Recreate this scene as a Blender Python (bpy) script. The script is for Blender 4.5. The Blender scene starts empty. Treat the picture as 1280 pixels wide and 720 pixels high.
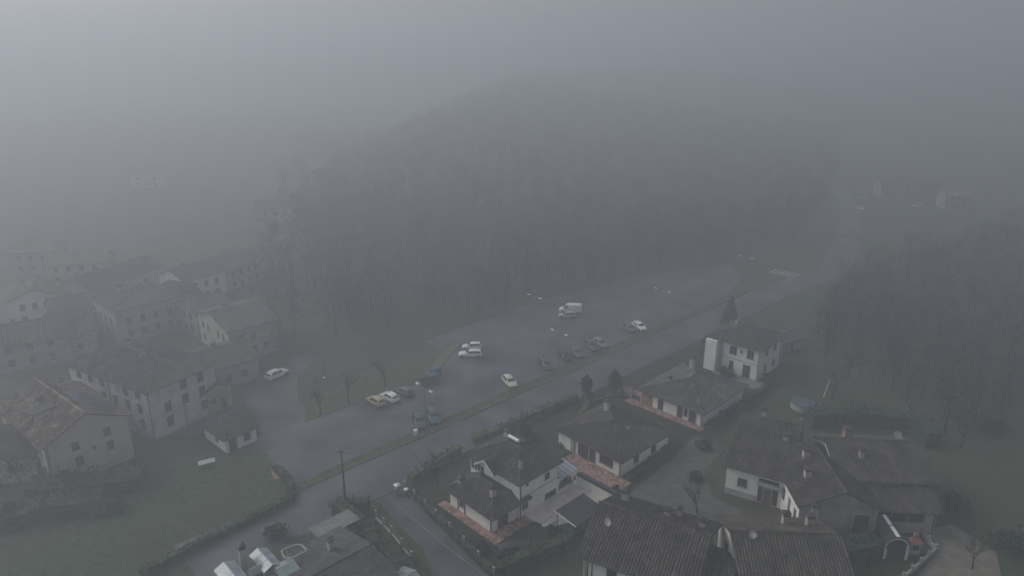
import bpy, bmesh, math, random
from mathutils import Vector, Matrix
R = math.radians
random.seed(7)
SC = bpy.context.scene
COL = SC.collection

# ------------------------------------------------------------------ camera
F, CAMH, PITCH = 853.0, 54.0, R(18)
cd = bpy.data.cameras.new('camera'); cam = bpy.data.objects.new('camera', cd); COL.objects.link(cam)
cd.sensor_width = 36; cd.lens = 36 * F / 1280; cd.clip_start = .5; cd.clip_end = 5000
cam.location = (0, 0, CAMH); cam.rotation_euler = (R(90) - PITCH, 0, 0)
SC.camera = cam

# ------------------------------------------------------------------ light
SUN_EL, SUN_AZ = R(36), R(-70)   # azimuth clockwise from +Y: ahead and to the left, behind the fog
w = bpy.data.worlds.new('World'); SC.world = w; w.use_nodes = True
nt = w.node_tree; bg = nt.nodes['Background']
sky = nt.nodes.new('ShaderNodeTexSky'); sky.sky_type = 'NISHITA'; sky.sun_disc = False
sky.sun_elevation = SUN_EL; sky.sun_rotation = SUN_AZ
sky.air_density = 1.0; sky.dust_density = 6.0; sky.ozone_density = 1.0
hs = nt.nodes.new('ShaderNodeHueSaturation'); hs.inputs['Saturation'].default_value = .30   # an overcast, nearly grey sky
nt.links.new(sky.outputs[0], hs.inputs['Color']); nt.links.new(hs.outputs[0], bg.inputs['Color'])
bg.inputs['Strength'].default_value = .15
sl = bpy.data.lights.new('sun', 'SUN'); sl.energy = .9; sl.angle = R(20); sl.color = (1, .96, .91)
so = bpy.data.objects.new('sun', sl); COL.objects.link(so); so.rotation_euler = Vector((math.sin(SUN_AZ) * math.cos(SUN_EL), math.cos(SUN_AZ) * math.cos(SUN_EL), math.sin(SUN_EL))).to_track_quat('Z', 'Y').to_euler()
so.location = (0, 0, 200)
SC.view_settings.view_transform = 'Standard'; SC.view_settings.look = 'None'
SC.view_settings.exposure = .17; SC.view_settings.gamma = 1; SC.view_settings.use_curve_mapping = False
SC.cycles.use_denoising = True
SC.cycles.max_bounces = 8; SC.cycles.diffuse_bounces = 2; SC.cycles.glossy_bounces = 2; SC.cycles.volume_bounces = 2
SC.cycles.transmission_bounces = 3; SC.cycles.transparent_max_bounces = 8
SC.cycles.sample_clamp_indirect = 4
FOG_DENSITY = .0053
FOG_TOP = 94

# ------------------------------------------------------------------ places
def gp(px, py, z=0.0):
    """a pixel of the 1280x720 photograph to the point of the plane at height z"""
    u = (px - 640) / F; v = (360 - py) / F
    dy = math.cos(PITCH) + v * math.sin(PITCH); dz = -math.sin(PITCH) + v * math.cos(PITCH)
    t = (z - CAMH) / dz
    return (u * t, dy * t)
def proj(x, y, z):
    d = y * math.cos(PITCH) - (z - CAMH) * math.sin(PITCH)
    u = y * math.sin(PITCH) + (z - CAMH) * math.cos(PITCH)
    if d < 1: return (-9999, -9999)
    return (640 + F * x / d, 360 - F * u / d)
RA = R(44)
def sn(s, n):   # along the main road / across it (towards the villas)
    return (s * math.cos(RA) + n * math.sin(RA), s * math.sin(RA) - n * math.cos(RA))
def smooth(a, b, x):
    t = max(0, min(1, (x - a) / (b - a))); return t * t * (3 - 2 * t)
def terrain(x, y):
    n = x * math.sin(RA) - y * math.cos(RA)
    h = 40 * smooth(-115, -410, n) * smooth(-110, 20, x) * (1 - .6 * smooth(200, 420, x))
    h += 16 * smooth(95, 260, x) * smooth(60, 120, y) * (1 - smooth(180, 240, y))
    h += 10 * smooth(380, 700, math.hypot(x, y))
    return h

# ------------------------------------------------------------------ materials
MATS = {}
def mat(name, col, rough=.8, var=.15, scale=2.0, col2=None, metal=0.0, spec=.3, bump=0.0, detail=4, cells=0, trans=0, moss=None):
    if name in MATS: return MATS[name]
    m = bpy.data.materials.new(name); m.use_nodes = True; t = m.node_tree; b = t.nodes['Principled BSDF']
    b.inputs['Roughness'].default_value = rough; b.inputs['Metallic'].default_value = metal
    b.inputs['Specular IOR Level'].default_value = spec
    tc = t.nodes.new('ShaderNodeTexCoord')
    nz = t.nodes.new('ShaderNodeTexNoise'); nz.inputs['Scale'].default_value = scale; nz.inputs['Detail'].default_value = detail
    t.links.new(tc.outputs['Object'], nz.inputs['Vector'])
    rp = t.nodes.new('ShaderNodeValToRGB'); t.links.new(nz.outputs['Fac'], rp.inputs['Fac'])
    c1 = [max(0, c * (1 - var)) for c in col]; c2 = [min(1, c * (1 + var)) for c in (col2 or col)]
    rp.color_ramp.elements[0].position = .32; rp.color_ramp.elements[1].position = .68
    rp.color_ramp.elements[0].color = (*c1, 1); rp.color_ramp.elements[1].color = (*c2, 1)
    out = rp.outputs['Color']
    if cells:   # every tile or piece a tone of its own
        vo = t.nodes.new('ShaderNodeTexVoronoi'); vo.inputs['Scale'].default_value = cells
        t.links.new(tc.outputs['Object'], vo.inputs['Vector'])
        sp = t.nodes.new('ShaderNodeSeparateColor'); t.links.new(vo.outputs['Color'], sp.inputs[0])
        mr = t.nodes.new('ShaderNodeMapRange'); mr.inputs['To Min'].default_value = .5; mr.inputs['To Max'].default_value = 1.75
        t.links.new(sp.outputs[0], mr.inputs['Value'])
        mx = t.nodes.new('ShaderNodeMix'); mx.data_type = 'RGBA'; mx.blend_type = 'MULTIPLY'; mx.inputs['Factor'].default_value = 1
        t.links.new(out, mx.inputs['A']); t.links.new(mr.outputs[0], mx.inputs['B']); out = mx.outputs['Result']
        if moss:   # moss and lichen in patches of their own
            n2 = t.nodes.new('ShaderNodeTexNoise'); n2.inputs['Scale'].default_value = .45; n2.inputs['Detail'].default_value = 9; n2.inputs['Roughness'].default_value = .7
            t.links.new(tc.outputs['Object'], n2.inputs['Vector'])
            r2 = t.nodes.new('ShaderNodeValToRGB'); t.links.new(n2.outputs['Fac'], r2.inputs['Fac']); r2.color_ramp.elements[0].position = .5; r2.color_ramp.elements[1].position = .66
            r2.color_ramp.elements[1].color = (.75, .75, .75, 1)
            m2 = t.nodes.new('ShaderNodeMix'); m2.data_type = 'RGBA'; t.links.new(r2.outputs['Color'], m2.inputs['Factor']); t.links.new(out, m2.inputs['A']); m2.inputs['B'].default_value = (*moss, 1); out = m2.outputs['Result']
    t.links.new(out, b.inputs['Base Color'])
    if trans: b.inputs['Transmission Weight'].default_value = trans
    if bump:
        bp = t.nodes.new('ShaderNodeBump'); bp.inputs['Strength'].default_value = bump
        t.links.new(nz.outputs['Fac'], bp.inputs['Height']); t.links.new(bp.outputs[0], b.inputs['Normal'])
    MATS[name] = m; return m
def grass_mat(name, a, b_, c, dirt=.5):
    m = bpy.data.materials.new(name); m.use_nodes = True; t = m.node_tree; b = t.nodes['Principled BSDF']
    b.inputs['Roughness'].default_value = .95; b.inputs['Specular IOR Level'].default_value = .1
    tc = t.nodes.new('ShaderNodeTexCoord')
    def nz(s, d):
        n = t.nodes.new('ShaderNodeTexNoise'); n.inputs['Scale'].default_value = s; n.inputs['Detail'].default_value = d
        n.inputs['Roughness'].default_value = .65
        t.links.new(tc.outputs['Object'], n.inputs['Vector']); return n
    n1, n2, n3 = nz(.055, 5), nz(1.3, 6), nz(.14, 4)
    def ramp(src, p0, p1, c0, c1):
        r = t.nodes.new('ShaderNodeValToRGB'); t.links.new(src, r.inputs['Fac'])
        r.color_ramp.elements[0].position = p0; r.color_ramp.elements[1].position = p1
        r.color_ramp.elements[0].color = (*c0, 1); r.color_ramp.elements[1].color = (*c1, 1); return r.outputs['Color']
    base = ramp(n2.outputs['Fac'], .35, .65, [x * .55 for x in a], [x * 1.4 for x in b_])
    msk = ramp(n1.outputs['Fac'], .42, .62, (0, 0, 0), (dirt, dirt, dirt))
    msk2 = ramp(n3.outputs['Fac'], .5, .64, (0, 0, 0), (dirt, dirt, dirt))
    def mix(f, A, B):
        x = t.nodes.new('ShaderNodeMix'); x.data_type = 'RGBA'
        t.links.new(f, x.inputs['Factor']); t.links.new(A, x.inputs['A'])
        if isinstance(B, tuple): x.inputs['B'].default_value = (*B, 1)
        else: t.links.new(B, x.inputs['B'])
        return x.outputs['Result']
    o = mix(msk, base, tuple(c)); o = mix(msk2, o, tuple(x * .7 for x in c))
    t.links.new(o, b.inputs['Base Color'])
    bp = t.nodes.new('ShaderNodeBump'); bp.inputs['Strength'].default_value = .5; bp.inputs['Distance'].default_value = .12
    t.links.new(n2.outputs['Fac'], bp.inputs['Height']); t.links.new(bp.outputs[0], b.inputs['Normal'])
    MATS[name] = m; return m

M = dict(
    asphalt=mat('asphalt', (.058, .062, .071), .6, .30, .16, (.088, .092, .102), spec=.4, detail=9),
    asphalt_lane=mat('asphalt_lane', (.056, .059, .067), .7, .30, .22, (.080, .083, .090), detail=9),
    gravel=mat('gravel', (.10, .095, .085), .95, .35, 1.2, bump=.5, detail=8),
    sandy=mat('sandy', (.17, .155, .125), .95, .3, .8, bump=.5, detail=8),
    kerb=mat('kerb', (.13, .13, .125), .85, .2, 1.5),
    white_paint=mat('white_paint', (.72, .72, .70), .6, .15, 3),
    worn_paint=mat('worn_paint', (.42, .42, .41), .7, .35, 2.5, detail=8),
    wall_white=mat('wall_white', (.80, .79, .755), .9, .10, .7, detail=6),
    wall_cream=mat('wall_cream', (.42, .39, .33), .9, .16, .6, detail=6),
    wall_pink=mat('wall_pink', (.50, .43, .37), .9, .12, .6, detail=6),
    wall_grey=mat('wall_grey', (.36, .365, .38), .9, .2, .6, detail=6),
    wall_stone=mat('wall_stone', (.30, .27, .235), .95, .3, 2.2, bump=.4, cells=2.6),
    wall_yellow=mat('wall_yellow', (.38, .345, .24), .9, .2, .6),
    wall_pale=mat('wall_pale', (.52, .53, .56), .9, .22, .5, detail=8),
    wall_old=mat('wall_old', (.27, .25, .222), .95, .28, .9, detail=8, bump=.3),
    slab=mat('slab', (.07, .06, .055), .9, .2, 1),
    tile_dark=mat('tile_dark', (.045, .042, .040), .85, .35, .6, (.066, .060, .054), cells=3.2, detail=8, moss=(.040, .048, .026)),
    tile_brown=mat('tile_brown', (.046, .040, .036), .9, .35, .5, (.070, .060, .053), cells=3.2, detail=8, moss=(.038, .042, .027)),
    tile_red=mat('tile_red', (.15, .105, .078), .9, .35, .4, (.22, .165, .125), cells=3.0, detail=8, moss=(.085, .080, .052)),
    tile_grey=mat('tile_grey', (.075, .072, .072), .85, .3, .5, (.10, .095, .09), cells=3.0, detail=8, moss=(.055, .058, .045)),
    wood_dark=mat('wood_dark', (.05, .035, .025), .8, .3, 3),
    wood=mat('wood', (.13, .09, .06), .85, .3, 3),
    frame_white=mat('frame_white', (.6, .6, .58), .6, .08, 4),
    stone_sill=mat('stone_sill', (.34, .33, .31), .85, .15, 3),
    glass=mat('glass', (.02, .024, .028), .08, .1, 1, spec=.6),
    glass_roof=mat('glass_roof', (.25, .31, .335), .3, .25, 1.2, spec=.5),
    poly_roof=mat('poly_roof', (.33, .36, .42), .4, .1, 1.5, spec=.4),
    gutter=mat('gutter', (.09, .075, .07), .5, .2, 2, metal=.5),
    zinc=mat('zinc', (.45, .46, .47), .45, .12, 2, metal=.4),
    metal_dark=mat('metal_dark', (.045, .047, .05), .5, .2, 2, metal=.3),
    pole_grey=mat('pole_grey', (.16, .165, .17), .5, .12, 2, metal=.3),
    pole_wood=mat('pole_wood', (.06, .05, .045), .9, .3, 4),
    lamp_white=mat('lamp_white', (.82, .82, .80), .4, .05, 4),
    brick=mat('brick', (.26, .16, .12), .9, .3, 2.5, cells=5),
    chimney=mat('chimney', (.40, .36, .32), .9, .22, 2),
    terracotta=mat('terracotta', (.27, .165, .135), .85, .25, 1.4, cells=3.0),
    paving=mat('paving', (.64, .57, .53), .85, .12, .9, detail=6),
    paving_grey=mat('paving_grey', (.2, .198, .19), .9, .2, 1.0, detail=6),
    concrete=mat('concrete', (.36, .36, .34), .9, .18, .8, detail=6),
    hedge=mat('hedge', (.022, .036, .020), .9, .45, 1.4, (.04, .062, .03), detail=6),
    hedge_light=mat('hedge_light', (.055, .072, .030), .9, .45, 1.4, (.085, .10, .042), detail=6),
    conifer=mat('conifer', (.012, .022, .016), .9, .4, 1.2, (.022, .036, .024)),
    wood_leaf=mat('wood_leaf', (.030, .033, .022), .95, .45, .12, (.052, .050, .030), detail=6),
    bark=mat('bark', (.03, .026, .023), .95, .3, 4),
    bark_pale=mat('bark_pale', (.22, .21, .18), .95, .3, 4),
    tyre=mat('tyre', (.012, .012, .012), .9, .2, 5),
    rim=mat('rim', (.35, .35, .36), .35, .1, 5, metal=.7),
    car_glass=mat('car_glass', (.012, .014, .016), .06, .1, 2, spec=.6),
    trim=mat('trim', (.02, .02, .02), .7, .2, 4),
    headlight=mat('headlight', (.6, .62, .64), .15, .05, 5),
    taillight=mat('taillight', (.25, .015, .012), .25, .1, 5),
    red_roof=mat('red_roof', (.30, .12, .10), .8, .2, 3),
    slate=mat('slate', (.05, .052, .058), .6, .25, 1.4, spec=.35, cells=2.2),
    blue_tarp=mat('blue_tarp', (.07, .10, .13), .6, .15, 1),
    bin_blue=mat('bin_blue', (.07, .12, .20), .5, .1, 2),
    bin_green=mat('bin_green', (.18, .19, .09), .6, .15, 2),
    solar=mat('solar', (.02, .03, .055), .2, .1, 2, spec=.6),
    grass=grass_mat('grass', (.036, .052, .023), (.054, .070, .030), (.088, .080, .048), .55),
    lawn=grass_mat('lawn', (.036, .066, .031), (.054, .086, .038), (.080, .072, .042), .5),
    dry_grass=grass_mat('dry_grass', (.062, .068, .034), (.086, .088, .044), (.085, .076, .052), .5),
    pale_grass=grass_mat('pale_grass', (.12, .125, .065), (.16, .155, .085), (.13, .12, .08), .4),
    garden=grass_mat('garden', (.026, .038, .019), (.042, .055, .026), (.05, .044, .03), .5),
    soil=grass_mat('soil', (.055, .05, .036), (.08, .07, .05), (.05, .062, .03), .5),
)

# ------------------------------------------------------------------ mesh helpers
class G:
    def __init__(s): s.v = []; s.f = []
    def add(s, vs, fs):
        k = len(s.v); s.v += [tuple(p) for p in vs]; s.f += [tuple(i + k for i in q) for q in fs]; return s
    def box(s, x0, x1, y0, y1, z0, z1):
        return s.add([(x0, y0, z0), (x1, y0, z0), (x1, y1, z0), (x0, y1, z0), (x0, y0, z1), (x1, y0, z1), (x1, y1, z1), (x0, y1, z1)],
                     [(0, 3, 2, 1), (4, 5, 6, 7), (0, 1, 5, 4), (1, 2, 6, 5), (2, 3, 7, 6), (3, 0, 4, 7)])
    def prism(s, poly, z0, z1):
        n = len(poly); a = sum(poly[i][0] * poly[(i + 1) % n][1] - poly[(i + 1) % n][0] * poly[i][1] for i in range(n))
        if a < 0: poly = poly[::-1]
        return s.add([(p[0], p[1], z0) for p in poly] + [(p[0], p[1], z1) for p in poly],
                     [tuple(range(n))[::-1], tuple(range(n, 2 * n))] + [(i, (i + 1) % n, n + (i + 1) % n, n + i) for i in range(n)])
    def slab(s, poly, th):
        """a sloping polygon, thickened downwards"""
        n = len(poly)
        return s.add(list(poly) + [(p[0], p[1], p[2] - th) for p in poly],
                     [tuple(range(n)), tuple(range(n, 2 * n))[::-1]] + [(i, n + i, n + (i + 1) % n, (i + 1) % n) for i in range(n)])
    def tube(s, pts, r, n=6, cap=True):
        pts = [Vector(p) for p in pts]; rs = r if isinstance(r, (list, tuple)) else [r] * len(pts); k = len(s.v); m = len(pts)
        for i, p in enumerate(pts):
            d = (pts[min(i + 1, m - 1)] - pts[max(i - 1, 0)]); d = d.normalized() if d.length > 1e-6 else Vector((0, 0, 1))
            a = d.cross(Vector((0, 0, 1)) if abs(d.z) < .9 else Vector((1, 0, 0))).normalized(); b = d.cross(a)
            for j in range(n):
                t = 2 * math.pi * j / n; s.v.append(tuple(p + (a * math.cos(t) + b * math.sin(t)) * rs[i]))
        for i in range(m - 1):
            for j in range(n): s.f.append((k + i * n + j, k + i * n + (j + 1) % n, k + (i + 1) * n + (j + 1) % n, k + (i + 1) * n + j))
        if cap: s.f.append(tuple(k + j for j in range(n))[::-1]); s.f.append(tuple(k + (m - 1) * n + j for j in range(n)))
        return s
    def bar(s, a, b, wx, wz):
        a, b = Vector(a), Vector(b); d = (b - a).normalized(); h = Vector((0, 0, 1)) if abs(d.z) < .95 else Vector((1, 0, 0))
        r = d.cross(h).normalized() * (wx / 2); u = r.cross(d).normalized() * (wz / 2); p = []
        for e in (a, b): p += [e - r - u, e + r - u, e + r + u, e - r + u]
        return s.add(p, [(0, 1, 2, 3), (7, 6, 5, 4), (0, 4, 5, 1), (1, 5, 6, 2), (2, 6, 7, 3), (3, 7, 4, 0)])
    def lathe(s, prof, n=12, c=(0, 0, 0)):
        k = len(s.v); m = len(prof)
        for (r, z) in prof:
            for j in range(n):
                t = 2 * math.pi * j / n; s.v.append((c[0] + r * math.cos(t), c[1] + r * math.sin(t), c[2] + z))
        for i in range(m - 1):
            for j in range(n): s.f.append((k + i * n + j, k + i * n + (j + 1) % n, k + (i + 1) * n + (j + 1) % n, k + (i + 1) * n + j))
        s.f.append(tuple(k + j for j in range(n))[::-1]); s.f.append(tuple(k + (m - 1) * n + j for j in range(n))); return s
    def mesh(s, name, m, smooth=False):
        me = bpy.data.meshes.new(name); me.from_pydata(s.v, [], s.f); me.materials.append(m)
        if smooth: me.polygons.foreach_set('use_smooth', [True] * len(me.polygons))
        me.update(); return me
    def build(s, name, m, parent=None, kind=None, smooth=False, fix=False):
        me = s.mesh(name, m, smooth)
        if fix:
            bm = bmesh.new(); bm.from_mesh(me); bmesh.ops.recalc_face_normals(bm, faces=bm.faces); bm.to_mesh(me); bm.free()
        return link(name, me, parent, kind)
def link(name, data, parent=None, kind=None, loc=None):
    o = bpy.data.objects.new(name, data); COL.objects.link(o)
    if parent: o.parent = parent
    if kind: o['kind'] = kind
    if loc: o.location = loc
    return o
def tag(o, label, cat, group=None):
    o['label'] = label; o['category'] = cat
    if group: o['group'] = group
    return o
def thing(name, label, cat, loc=(0, 0, 0), rz=0, group=None):
    o = link(name, None); o.location = loc; o.rotation_euler = (0, 0, rz); o.empty_display_size = .3
    return tag(o, label, cat, group)
def struct(name, g, m): return g.build(name, m, None, 'structure')
def sheet(name, pix, z, m, world=False):
    """a ground sheet from pixels (or world points)"""
    pts = pix if world else [gp(*p) for p in pix]
    return struct(name, G().prism(pts, z - .06, z), m)

# ------------------------------------------------------------------ the ground
def build_ground():
    xs = []; x = -900
    while x <= 900: xs.append(x); x += 8 if abs(x) < 260 else 40
    ys = []; y = -120
    while y <= 1000: ys.append(y); y += 8 if y < 480 else 40
    g = G(); nx = len(xs)
    for yy in ys:
        for xx in xs: g.v.append((xx, yy, terrain(xx, yy)))
    for j in range(len(ys) - 1):
        for i in range(nx - 1): k = j * nx + i; g.f.append((k, k + 1, k + nx + 1, k + nx))
    return g.build('ground', M['grass'], None, 'structure', smooth=True)
build_ground()

def strip(name, pts, w, z, m, drape=False):
    """a road of width w along world points"""
    g = G(); n = len(pts)
    for i, p in enumerate(pts):
        a = Vector(pts[max(i - 1, 0)]); b = Vector(pts[min(i + 1, n - 1)]); d = (b - a).normalized(); r = Vector((d.y, -d.x))
        ww = w[i] if isinstance(w, (list, tuple)) else w
        for s in (-1, 1):
            q = Vector(p) + r * s * ww / 2; g.v.append((q.x, q.y, z + (terrain(q.x, q.y) if drape else 0)))
    for i in range(n - 1): g.f.append((2 * i, 2 * i + 1, 2 * i + 3, 2 * i + 2))
    return g.build(name, m, None, 'structure')

# main road (n -75.4..-68), with its far end curving away uphill into the fog
road_pts = [sn(s, -71.6) for s in (18, 30, 40, 60, 80, 100, 120, 140, 158)]
road_pts += [(88.5, 181.5), (98, 196), (108, 214), (118, 233), (130, 258), (141, 284), (150, 312), (156, 345), (160, 400)]
road = strip('main_road', road_pts, [9.5] + [8.0] * 10 + [7.5] * 7, .024, M['asphalt'], True)
# crossing stripes belong to the road
for k in range(6):
    a = sn(176 + 0, -77.0 + k * 1.05); 
for k in range(6):
    g = G(); cx, cy = sn(178, -80.2 + k * 1.25); g.bar((-2.6, 0, 0), (2.6, 0, 0), .55, .012)
    o = g.build('crossing_stripe', M['worn_paint'], road); o.location = (cx, cy, .036); o.rotation_euler = (0, 0, RA)
# car park: lower lot + the wider far lot, the junction in front of it
lot = [sn(32, -78), sn(150, -78.2), sn(168, -84), sn(176, -92), sn(150, -103), sn(110, -108), sn(78, -106.5), sn(77, -99), sn(69, -93.2), sn(32, -93.4)]
sheet('car_park', lot, .018, M['asphalt'], True)
sheet('junction', [(372, 560), (372, 500), (395, 528), (520, 560), (565, 545), (500, 612), (472, 628), (452, 612), (425, 622), (385, 626), (368, 608)], .012, M['asphalt'])
sheet('village_street', [(365, 615), (330, 556), (318, 520), (300, 500), (305, 485), (345, 462), (380, 440), (398, 448), (372, 470), (372, 505), (400, 560), (392, 620)], .008, M['asphalt_lane'])
sheet('village_ground', [(-60, 500), (-60, 380), (60, 340), (200, 330), (330, 350), (335, 450), (305, 485), (300, 520), (240, 545), (60, 520)], .004, M['gravel'])
sheet('side_lane', [(470, 625), (505, 662), (530, 690), (550, 745), (628, 745), (610, 712), (575, 675), (545, 645), (505, 610), (488, 606)], .030, M['asphalt_lane'])
sheet('field_path', [(195, 745), (222, 716), (300, 688), (400, 646), (425, 630), (395, 622), (372, 630), (290, 675), (180, 722), (150, 745)], .016, M['soil'])
sheet('farm_drive', [(905, 560), (870, 545), (838, 575), (795, 610), (780, 628), (820, 650), (905, 660), (930, 640), (890, 620), (880, 590)], .014, M['gravel'])
sheet('gravel_yard', [(1160, 662), (1190, 655), (1245, 690), (1260, 760), (1150, 760), (1140, 730), (1172, 690)], .014, M['sandy'])
# verges
def verge(name, pts, z=.14, m='dry_grass', world=True, kerb=True):
    pw = pts if world else [gp(*p) for p in pts]
    o = struct(name, G().prism(pw, -.02, z), M[m])
    if kerb:
        n = len(pw); ar = sum(pw[i][0] * pw[(i + 1) % n][1] - pw[(i + 1) % n][0] * pw[i][1] for i in range(n))
        if ar < 0: pw = pw[::-1]
        g = G()
        for i in range(n):
            a, b = Vector(pw[i]), Vector(pw[(i + 1) % n]); d = (b - a).normalized(); r = Vector((d.y, -d.x)) * .14
            g.prism([tuple(a), tuple(a + r), tuple(b + r), tuple(b)], -.03, z + .012)
        g.build('kerb', M['kerb'], o)
    return o
verge('grass_verge', [sn(33, -77.9), sn(60, -78.1), sn(100, -78), sn(150, -78), sn(156, -76.2), sn(100, -75.7), sn(60, -75.9), sn(33, -76.3)])
verge('grass_island', [(382, 527), (450, 502), (527, 477), (540, 462), (571, 436), (577, 428), (566, 428), (540, 440), (500, 447), (440, 475), (380, 508)], world=False)
sheet('pale_grass_strip', [(577, 428), (566, 428), (531, 468), (541, 474), (548, 464)], .17, M['pale_grass'])
sheet('garden_shade_soil', [(-40, 640), (10, 600), (60, 588), (175, 578), (240, 562), (200, 610), (130, 650), (60, 680), (-40, 720)], .032, M['soil'])  # soil tone of the sheet stands in for the garden's shade
sheet('lawn', [(172, 722), (368, 624), (352, 596), (330, 562), (285, 572), (240, 562), (165, 592), (40, 640), (-40, 690), (-40, 760), (120, 750)], .02, M['lawn'])
sheet('garden_ground', [(508, 606), (548, 575), (640, 530), (700, 503), (770, 470), (870, 432), (905, 440), (890, 480), (985, 480), (950, 505), (900, 545), (838, 578), (790, 630), (760, 700), (640, 740), (617, 712)], .008, M['garden'])
sheet('back_garden', [(985, 485), (1000, 440), (1060, 400), (1190, 420), (1260, 470), (1250, 640), (1170, 640), (1150, 560), (1020, 520), (950, 510)], .008, M['grass'])

# ------------------------------------------------------------------ houses
def clip_col(poly, c):
    """range of t where the column at c crosses a convex polygon of (c, t)"""
    ts = []; n = len(poly)
    for i in range(n):
        (a, b), (a2, b2) = poly[i], poly[(i + 1) % n]
        if (a - c) * (a2 - c) <= 0 and abs(a2 - a) > 1e-6: ts.append(b + (b2 - b) * (c - a) / (a2 - a))
    return (min(ts), max(ts)) if len(ts) > 1 else None
def tiles(g, poly, pitch, row, rng):
    """curved tiles laid over a roof slope; poly[0]-poly[1] is the eave"""
    P = [Vector(p) for p in poly]; e = (P[1] - P[0]).normalized(); nrm = e.cross(P[2] - P[1]).normalized()
    if nrm.z < 0: nrm = -nrm
    d = nrm.cross(e); 
    if d.z < 0: d = -d
    p2 = [((p - P[0]).dot(e), (p - P[0]).dot(d)) for p in P]
    lo, hi = min(p[0] for p in p2), max(p[0] for p in p2); n = max(2, int((hi - lo) / pitch)); pt = (hi - lo) / n
    for k in range(n):
        c = lo + (k + .5) * pt; r = clip_col(p2, c)
        if not r or r[1] - r[0] < .15: continue
        t0, t1 = r; m = max(1, int((t1 - t0) / row)); st = (t1 - t0) / m; j0 = rng.uniform(-.02, .02)
        for i in range(m):
            a = t0 + i * st - (.06 if i == 0 else .05); b = t0 + (i + 1) * st
            hh = .085 + rng.uniform(-.02, .025); cc = c + j0 + rng.uniform(-.02, .02); hw = pt * .40
            q = []
            for (t, up) in ((a, .035), (b, .008)):
                q += [P[0] + e * (cc - hw) + d * t + nrm * .004, P[0] + e * cc + d * t + nrm * (hh + up), P[0] + e * (cc + hw) + d * t + nrm * .004]
            g.add(q, [(0, 1, 4, 3), (1, 2, 5, 4), (0, 2, 1)])
RNG = random.Random(3)
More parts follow.
